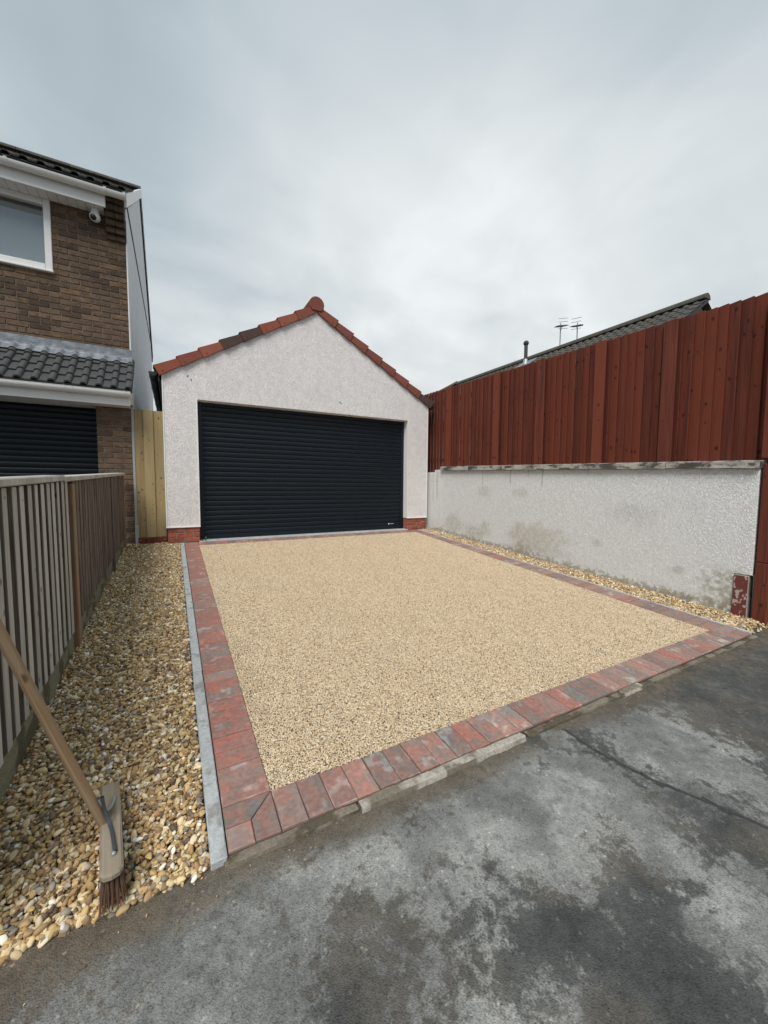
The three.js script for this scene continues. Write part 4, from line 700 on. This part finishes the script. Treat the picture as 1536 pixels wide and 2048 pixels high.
{
  const F = thing('tall_board_fence', 'tall dark red overlapping board fence above the boundary wall', 'fence', [4.68, 0, 0]); F.rotation.y = WR;
  const r = rng(71), top = (z) => 2.778 - 0.0125 * z, covers = [0.40, 1.595, 2.44, 3.325, 4.105];
  for (let z = -1.2, k = 0; z < 5.35; z += 0.0955 + 0.006 * (r() - 0.5), k++) {
    const w = 0.112, ou = 0.0625 + 0.125 * Math.floor(r() * 8);
    const g = prism([[0, -w / 2], [0.007, -w / 2], [0.019, w / 2], [0, w / 2]].map(([a, b]) => [a, b]), 1.0, top(z) + 0.006 * (r() - 0.5), 'y', 0.001); // wedge in (x, z)
    g.scale(-1, 1, 1); { const a = g.attributes.position.array; for (let q = 0; q < a.length; q += 9) for (let h = 0; h < 3; h++) { const t = a[q + 3 + h]; a[q + 3 + h] = a[q + 6 + h]; a[q + 6 + h] = t; } g.computeVertexNormals(); }
    const o = obj('board', boxUV(g, ou, r() * 2), M.redwood, F); o.position.set(0.166 + 0.004 * r(), 0, z); o.rotation.y = -0.17 - 0.04 * r(); o.rotation.x = (r() - 0.5) * 0.004;
  }
  for (const z of covers) obj('cover_board', cbox(0.104, 0.132, 1.06, top(z) - 0.004, z - 0.068, z + 0.068, 0.003, 0.0625 + 0.125 * Math.floor(r() * 8) - z, r() * 2), M.redwood, F);
  obj('cover_board', cbox(0.04, 0.075, 1.155, top(5), 4.945, 5.10, 0.003, 0.0625 + 0.5 - 5, 0.7), M.redwood, F);
  for (const y of [1.35, 1.95, 2.5]) obj('rail', cbox(0.185, 0.23, y, y + 0.07, -1.2, 5.1, 0.003), M.redwood, F);
  for (const z of [0.40, 2.44, 4.6]) obj('post', cbox(0.231, 0.31, 0, 2.7, z - 0.045, z + 0.045, 0.004), M.redwood, F);
  // low boards and post closing the end of the wall
  const P = thing('timber_post', 'dark red timber post at the end of the boundary wall', 'post', [4.972, 0, 5.012]);
  obj('upper_post', cbox(-0.045, 0.07, 0.175, 1.10, -0.045, 0.05, 0.005, 0.3, 0.2), M.redwood, P); obj('lower_post', cbox(-0.048, 0.075, -0.46, 0.170, -0.048, 0.054, 0.005, 0.45, 0.9), M.redwood, P);
  const E = thing('low_board_fence', 'dark red boards running on past the timber post', 'fence', [5.09, 0, 5.05]);
  for (let k = 0; k < 30; k++) obj('board', cbox(k * 0.1, k * 0.1 + 0.096, -0.46, 1.6, -0.012 - (k % 2) * 0.012, 0.006 - (k % 2) * 0.012, 0.002, 0.0625 + 0.125 * (k % 8) - k * 0.1 - 0.048, 0.2 * k), M.redwood, E);
}

// ------------------------------------------------------------------ bungalow roof beyond the fence, flue and aerials
{
  const Bn = thing('bungalow', 'neighbouring bungalow with mossy grey tiled roof behind the tall fence', 'house');
  const RX = 10.6, RY = 5.03, z0 = 2.08, z1 = -6.5, eY = 2.75, eX = 7.1;
  obj('wall', cbox(eX + 0.4, 14, -0.6, eY - 0.1, -8.6, 1.95, 0.02), mat([0.42, 0.38, 0.34], 0.9), Bn);
  obj('gable', prism([[eX + 0.4, eY - 0.1], [RX, RY - 0.12], [14, eY - 0.1]], 1.75, 1.97, 'z'), mat([0.30, 0.17, 0.12], 0.9), Bn);
  const a = Math.atan2(RY - eY, RX - eX), len = Math.hypot(RY - eY, RX - eX);
  const roof = new THREE.Group(); roof.name = 'roof'; roof.position.set(eX, eY, 0); roof.rotation.z = a; Bn.add(roof);
  obj('roof_deck', prism([[0, z0 + 0.02], [len, z0 + 0.02], [len, z1], [0, -9.6]], -0.06, -0.005, 'y'), M.black, roof);
  const tp = tileProfile(0.20, 0.028, 0.022), rows = 15, gauge = len / rows, tiles = [], tone = rng(3);
  for (let c = 0; c < rows; c++) for (let z = z0; z > -9.3; z -= 0.20) {
    const lim = mix(-9.6, z1, (c + 0.6) / rows); if (z - 0.2 < lim) continue;
    const g = prism(tp, 0, gauge + 0.06, 'z'); g.rotateY(Math.PI / 2); g.rotateZ(-0.06); g.translate(c * gauge, 0.034, z); boxUV(g, tone() * 2, tone() * 2);
    tiles.push([c, z, g]);
  }
  tiles.sort((p, q) => (q[0] - p[0]) || (q[1] - p[1]));
  tiles.slice(0, 200).forEach(([, , g]) => obj('roof_tile', g, M.oldTile, roof));
  const rt = obj('roof_tiles', many(tiles.slice(200).map((t) => t[2])), M.oldTile, roof); rt.userData.kind = 'stuff';
  const arc = []; for (let i = 0; i <= 10; i++) arc.push([0.13 * Math.cos(Math.PI * i / 10), 0.13 * Math.sin(Math.PI * i / 10)]);
  const rg = prism(arc, 0, 0.445, 'z', 0.006); for (let z = z0 + 0.02 - 0.45; z > z1 - 0.1; z -= 0.45) { const o = obj('ridge_tile', rg, M.oldTile, Bn); o.position.set(RX, RY + 0.01, z); }
  // hip running down at the far end
  const hp0 = new THREE.Vector3(RX, RY, z1), hp1 = new THREE.Vector3(eX, eY, -9.6), hd = hp1.clone().sub(hp0), hl = hd.length(); const q = new THREE.Quaternion().setFromUnitVectors(new THREE.Vector3(0, 0, -1), hd.clone().normalize());
  for (let t = 0.2; t < hl; t += 0.45) { const o = obj('hip_tile', rg, M.oldTile, Bn); o.position.copy(hp0).addScaledVector(hd, (t + 0.2) / hl); o.position.y += 0.05; o.quaternion.copy(q); }
  obj('far_slope', (() => { const g = new THREE.BufferGeometry(); g.setAttribute('position', new THREE.Float32BufferAttribute([RX, RY, z0, 14.1, eY, z0, 14.1, eY, -9.6, RX, RY, z0, 14.1, eY, -9.6, RX, RY, z1, RX, RY, z1, 14.1, eY, -9.6, eX, eY, -9.6], 3)); g.computeVertexNormals(); return boxUV(g); })(), M.oldTile, Bn);
  // flue
  const f = new THREE.Group(); f.name = 'flue'; Bn.add(f);
  const fx = 10.15, fz = -2.55; const fy = eY + (fx - eX) * (RY - eY) / (RX - eX);
  obj('flue_pipe', new THREE.CylinderGeometry(0.055, 0.055, 0.62, 16), mat([0.05, 0.05, 0.055], 0.6), f).position.set(fx, fy + 0.33, fz); obj('flue_cap', new THREE.SphereGeometry(0.085, 16, 12), mat([0.04, 0.04, 0.045], 0.6), f).position.set(fx, fy + 0.70, fz);
  obj('flue_collar', new THREE.CylinderGeometry(0.06, 0.12, 0.2, 16), M.galv, f).position.set(fx, fy + 0.10, fz); const fs = obj('flue_slate', cbox(-0.26, 0.26, -0.01, 0.012, -0.28, 0.28, 0.004), M.lead, f); fs.position.set(fx, fy + 0.07, fz); fs.rotation.z = a;
}
function aerial(label, x, z, y0, y1, turn) {
  const A = thing('tv_aerial', label, 'aerial', [x, 0, z]), m = mat([0.30, 0.31, 0.33], 0.5, { metalness: 0.6 });
  obj('mast', tube([[0, y0, 0], [0, y1, 0]], 0.018), m, A);
  const b = new THREE.Group(); b.name = 'boom'; b.rotation.y = turn; b.position.y = y1 - 0.12; A.add(b);
  obj('boom_bar', tube([[-0.34, -0.10, 0], [0.34, 0.10, 0]], 0.014), m, b);
  for (let k = 0; k < 7; k++) { const t = -0.33 + k * 0.11; obj('element', tube([[t, t * 0.3, -0.22 + k * 0.012], [t, t * 0.3, 0.22 - k * 0.012]], 0.009), m, b); }
  for (const s of [-0.09, 0.03, 0.15, -0.21]) obj('reflector_bar', tube([[-0.34, s, -0.16], [-0.34, s, 0.16]], 0.009), m, b);
  obj('strut', tube([[0, -0.22, 0], [-0.22, -0.06, 0]], 0.01), m, b);
}
aerial('grey rooftop tv aerial nearer the flue', 13.0, -3.5, 4.0, 6.97, 0.9);
aerial('grey rooftop tv aerial farther from the flue', 13.0, -2.8, 4.0, 6.74, 0.5);

// ------------------------------------------------------------------ broom standing on the gravel, leaning on the fence
{
  const Br = thing('broom', 'wooden yard broom standing on gravel, leaning on slatted fence', 'broom', [-0.122, gy(4.94), 4.94]); Br.rotation.y = 0.125;
  // head block: rounded ends, slightly worn
  const out = [[-0.030, -0.215], [0.030, -0.215], [0.031, 0.0], [0.030, 0.195], [0.020, 0.210], [0, 0.215], [-0.020, 0.210], [-0.030, 0.195]];
  const head = obj('head', prism(out.map(([x, z]) => [x, z]), 0.080, 0.104, 'y', 0.006), new THREE.MeshStandardMaterial({ map: rep(T.silver, 1, 2), color: new THREE.Color().setRGB(0.62, 0.54, 0.44), roughness: 0.95, bumpMap: rep(T.woodbump, 0.3), bumpScale: 0.001 }), Br);
  const r = rng(8), tufts = [];
  for (let row = 0; row < 15; row++) for (let c = -2; c <= 2; c++) for (let k = 0; k < 13; k++) {
    const z = -0.195 + row * 0.0279, x = c * 0.011, dx = (r() - 0.5) * 0.014 + c * 0.003, dz = (r() - 0.5) * 0.022 + (row > 12 ? 0.012 : 0), a = r() * 6.28, q = 0.003;
    const g = new THREE.CylinderGeometry(0.0009, 0.0007, 0.086, 4, 1, true); g.applyMatrix4(new THREE.Matrix4().makeShear(0, 0, -dx / 0.086, -dz / 0.086, 0, 0)); tufts.push([g, x + q * Math.cos(a), z + q * Math.sin(a), dx, dz]);
  }
  const bg = many(tufts.map(([g, x, z, dx, dz]) => { const p = g.attributes.position; for (let i = 0; i < p.count; i++) { const t = 0.5 - p.getY(i) / 0.086; p.setXYZ(i, p.getX(i) + 0, p.getY(i), p.getZ(i)); } g.deleteAttribute('uv'); const m = new THREE.Matrix4().makeBasis(new THREE.Vector3(1, 0, 0), new THREE.Vector3(-dx / 0.086, 1, -dz / 0.086), new THREE.Vector3(0, 0, 1)); const gg = new THREE.CylinderGeometry(0.0011, 0.0008, 0.086, 4, 1, true); gg.deleteAttribute('uv'); gg.applyMatrix4(m); gg.translate(x + dx / 2, 0.034, z + dz / 2); return gg; }));
  const bb = obj('bristles', bg, mat([0.15, 0.08, 0.05], 0.8), Br); bb.userData.kind = 'stuff';
  // handle in world direction, converted to the broom's frame
  Br.updateMatrixWorld(true); const inv = Br.matrixWorld.clone().invert();
  const P0 = new THREE.Vector3(-0.140, -0.270, 4.925), P1 = new THREE.Vector3(-0.352, 0.446, 4.993), dir = P1.clone().sub(P0).normalize(), Q0 = P0.clone().addScaledVector(dir, -0.02), Q1 = P0.clone().addScaledVector(dir, 1.28);
  const a = Q0.clone().applyMatrix4(inv), b = Q1.clone().applyMatrix4(inv), L = a.distanceTo(b);
  const hg = new THREE.CylinderGeometry(0.0145, 0.0155, L, 20, 24); const hp = hg.attributes.position; for (let i = 0; i < hp.count; i++) { const y = hp.getY(i); hp.setX(i, hp.getX(i) + 0.004 * Math.sin(y * 3.1)); } hg.computeVertexNormals(); { const uv = hg.attributes.uv; for (let i = 0; i < uv.count; i++) uv.setXY(i, uv.getX(i) * 0.1 + 0.03, uv.getY(i) * L); }
  const h = obj('handle', hg, new THREE.MeshStandardMaterial({ map: rep(T.handle, 1, 2), roughness: 0.6, bumpMap: rep(T.woodbump, 0.6), bumpScale: 0.0008 }), Br); h.position.copy(a).lerp(b, 0.5); h.quaternion.setFromUnitVectors(new THREE.Vector3(0, 1, 0), b.clone().sub(a).normalize());
  // metal stay from the block up to the handle, and the strap at its back
  const ld = dir.clone().transformDirection(inv), along = (t) => a.clone().addScaledVector(ld, t).toArray();
  const hk = along(0.075); obj('stay', tube([[0.010, 0.1085, 0.140], [0.006, 0.1085, 0.085], [0.001, 0.109, 0.035], [-0.004, 0.114, 0.012], [hk[0] + 0.017, hk[1], hk[2] + 0.010], [hk[0] + 0.012, hk[1] + 0.05, hk[2] + 0.012]], 0.0055, 30, 8), M.steel, Br);
  obj('stay', tube([[0.012, 0.107, -0.120], [0.008, 0.112, -0.085], [along(0.06)[0] + 0.017, along(0.06)[1], along(0.06)[2] - 0.006], [along(0.12)[0] + 0.015, along(0.12)[1], along(0.12)[2]]], 0.006, 20, 8), M.galv, Br);
  const sc = obj('screw', new THREE.SphereGeometry(0.007, 10, 8), M.galv, Br); sc.position.set(0.006, 0.108, 0.145);
}

// ------------------------------------------------------------------ small weed at the foot of the garage door
{
  const W = thing('weed', 'tiny green weed at the foot of the garage door', 'weed', [0.50, 0.008, 0.01]); const r = rng(66), lm = mat([0.05, 0.095, 0.025], 0.8, { side: THREE.DoubleSide });
  const stem = obj('stem', tube([[0, 0, 0], [0.01, 0.02, 0.005], [0.02, 0.045, 0.004]], 0.0015, 8, 5), lm, W);
  const leaf = new THREE.SphereGeometry(0.012, 8, 5); leaf.scale(1.5, 0.18, 0.8);
  for (let k = 0; k < 14; k++) { const l = obj('leaf', leaf, lm, W); l.position.set((r() - 0.4) * 0.09, 0.008 + 0.045 * r(), (r() - 0.5) * 0.04); l.rotation.set((r() - 0.5), r() * 6, (r() - 0.5)); }
}

renderer.render(scene, camera);
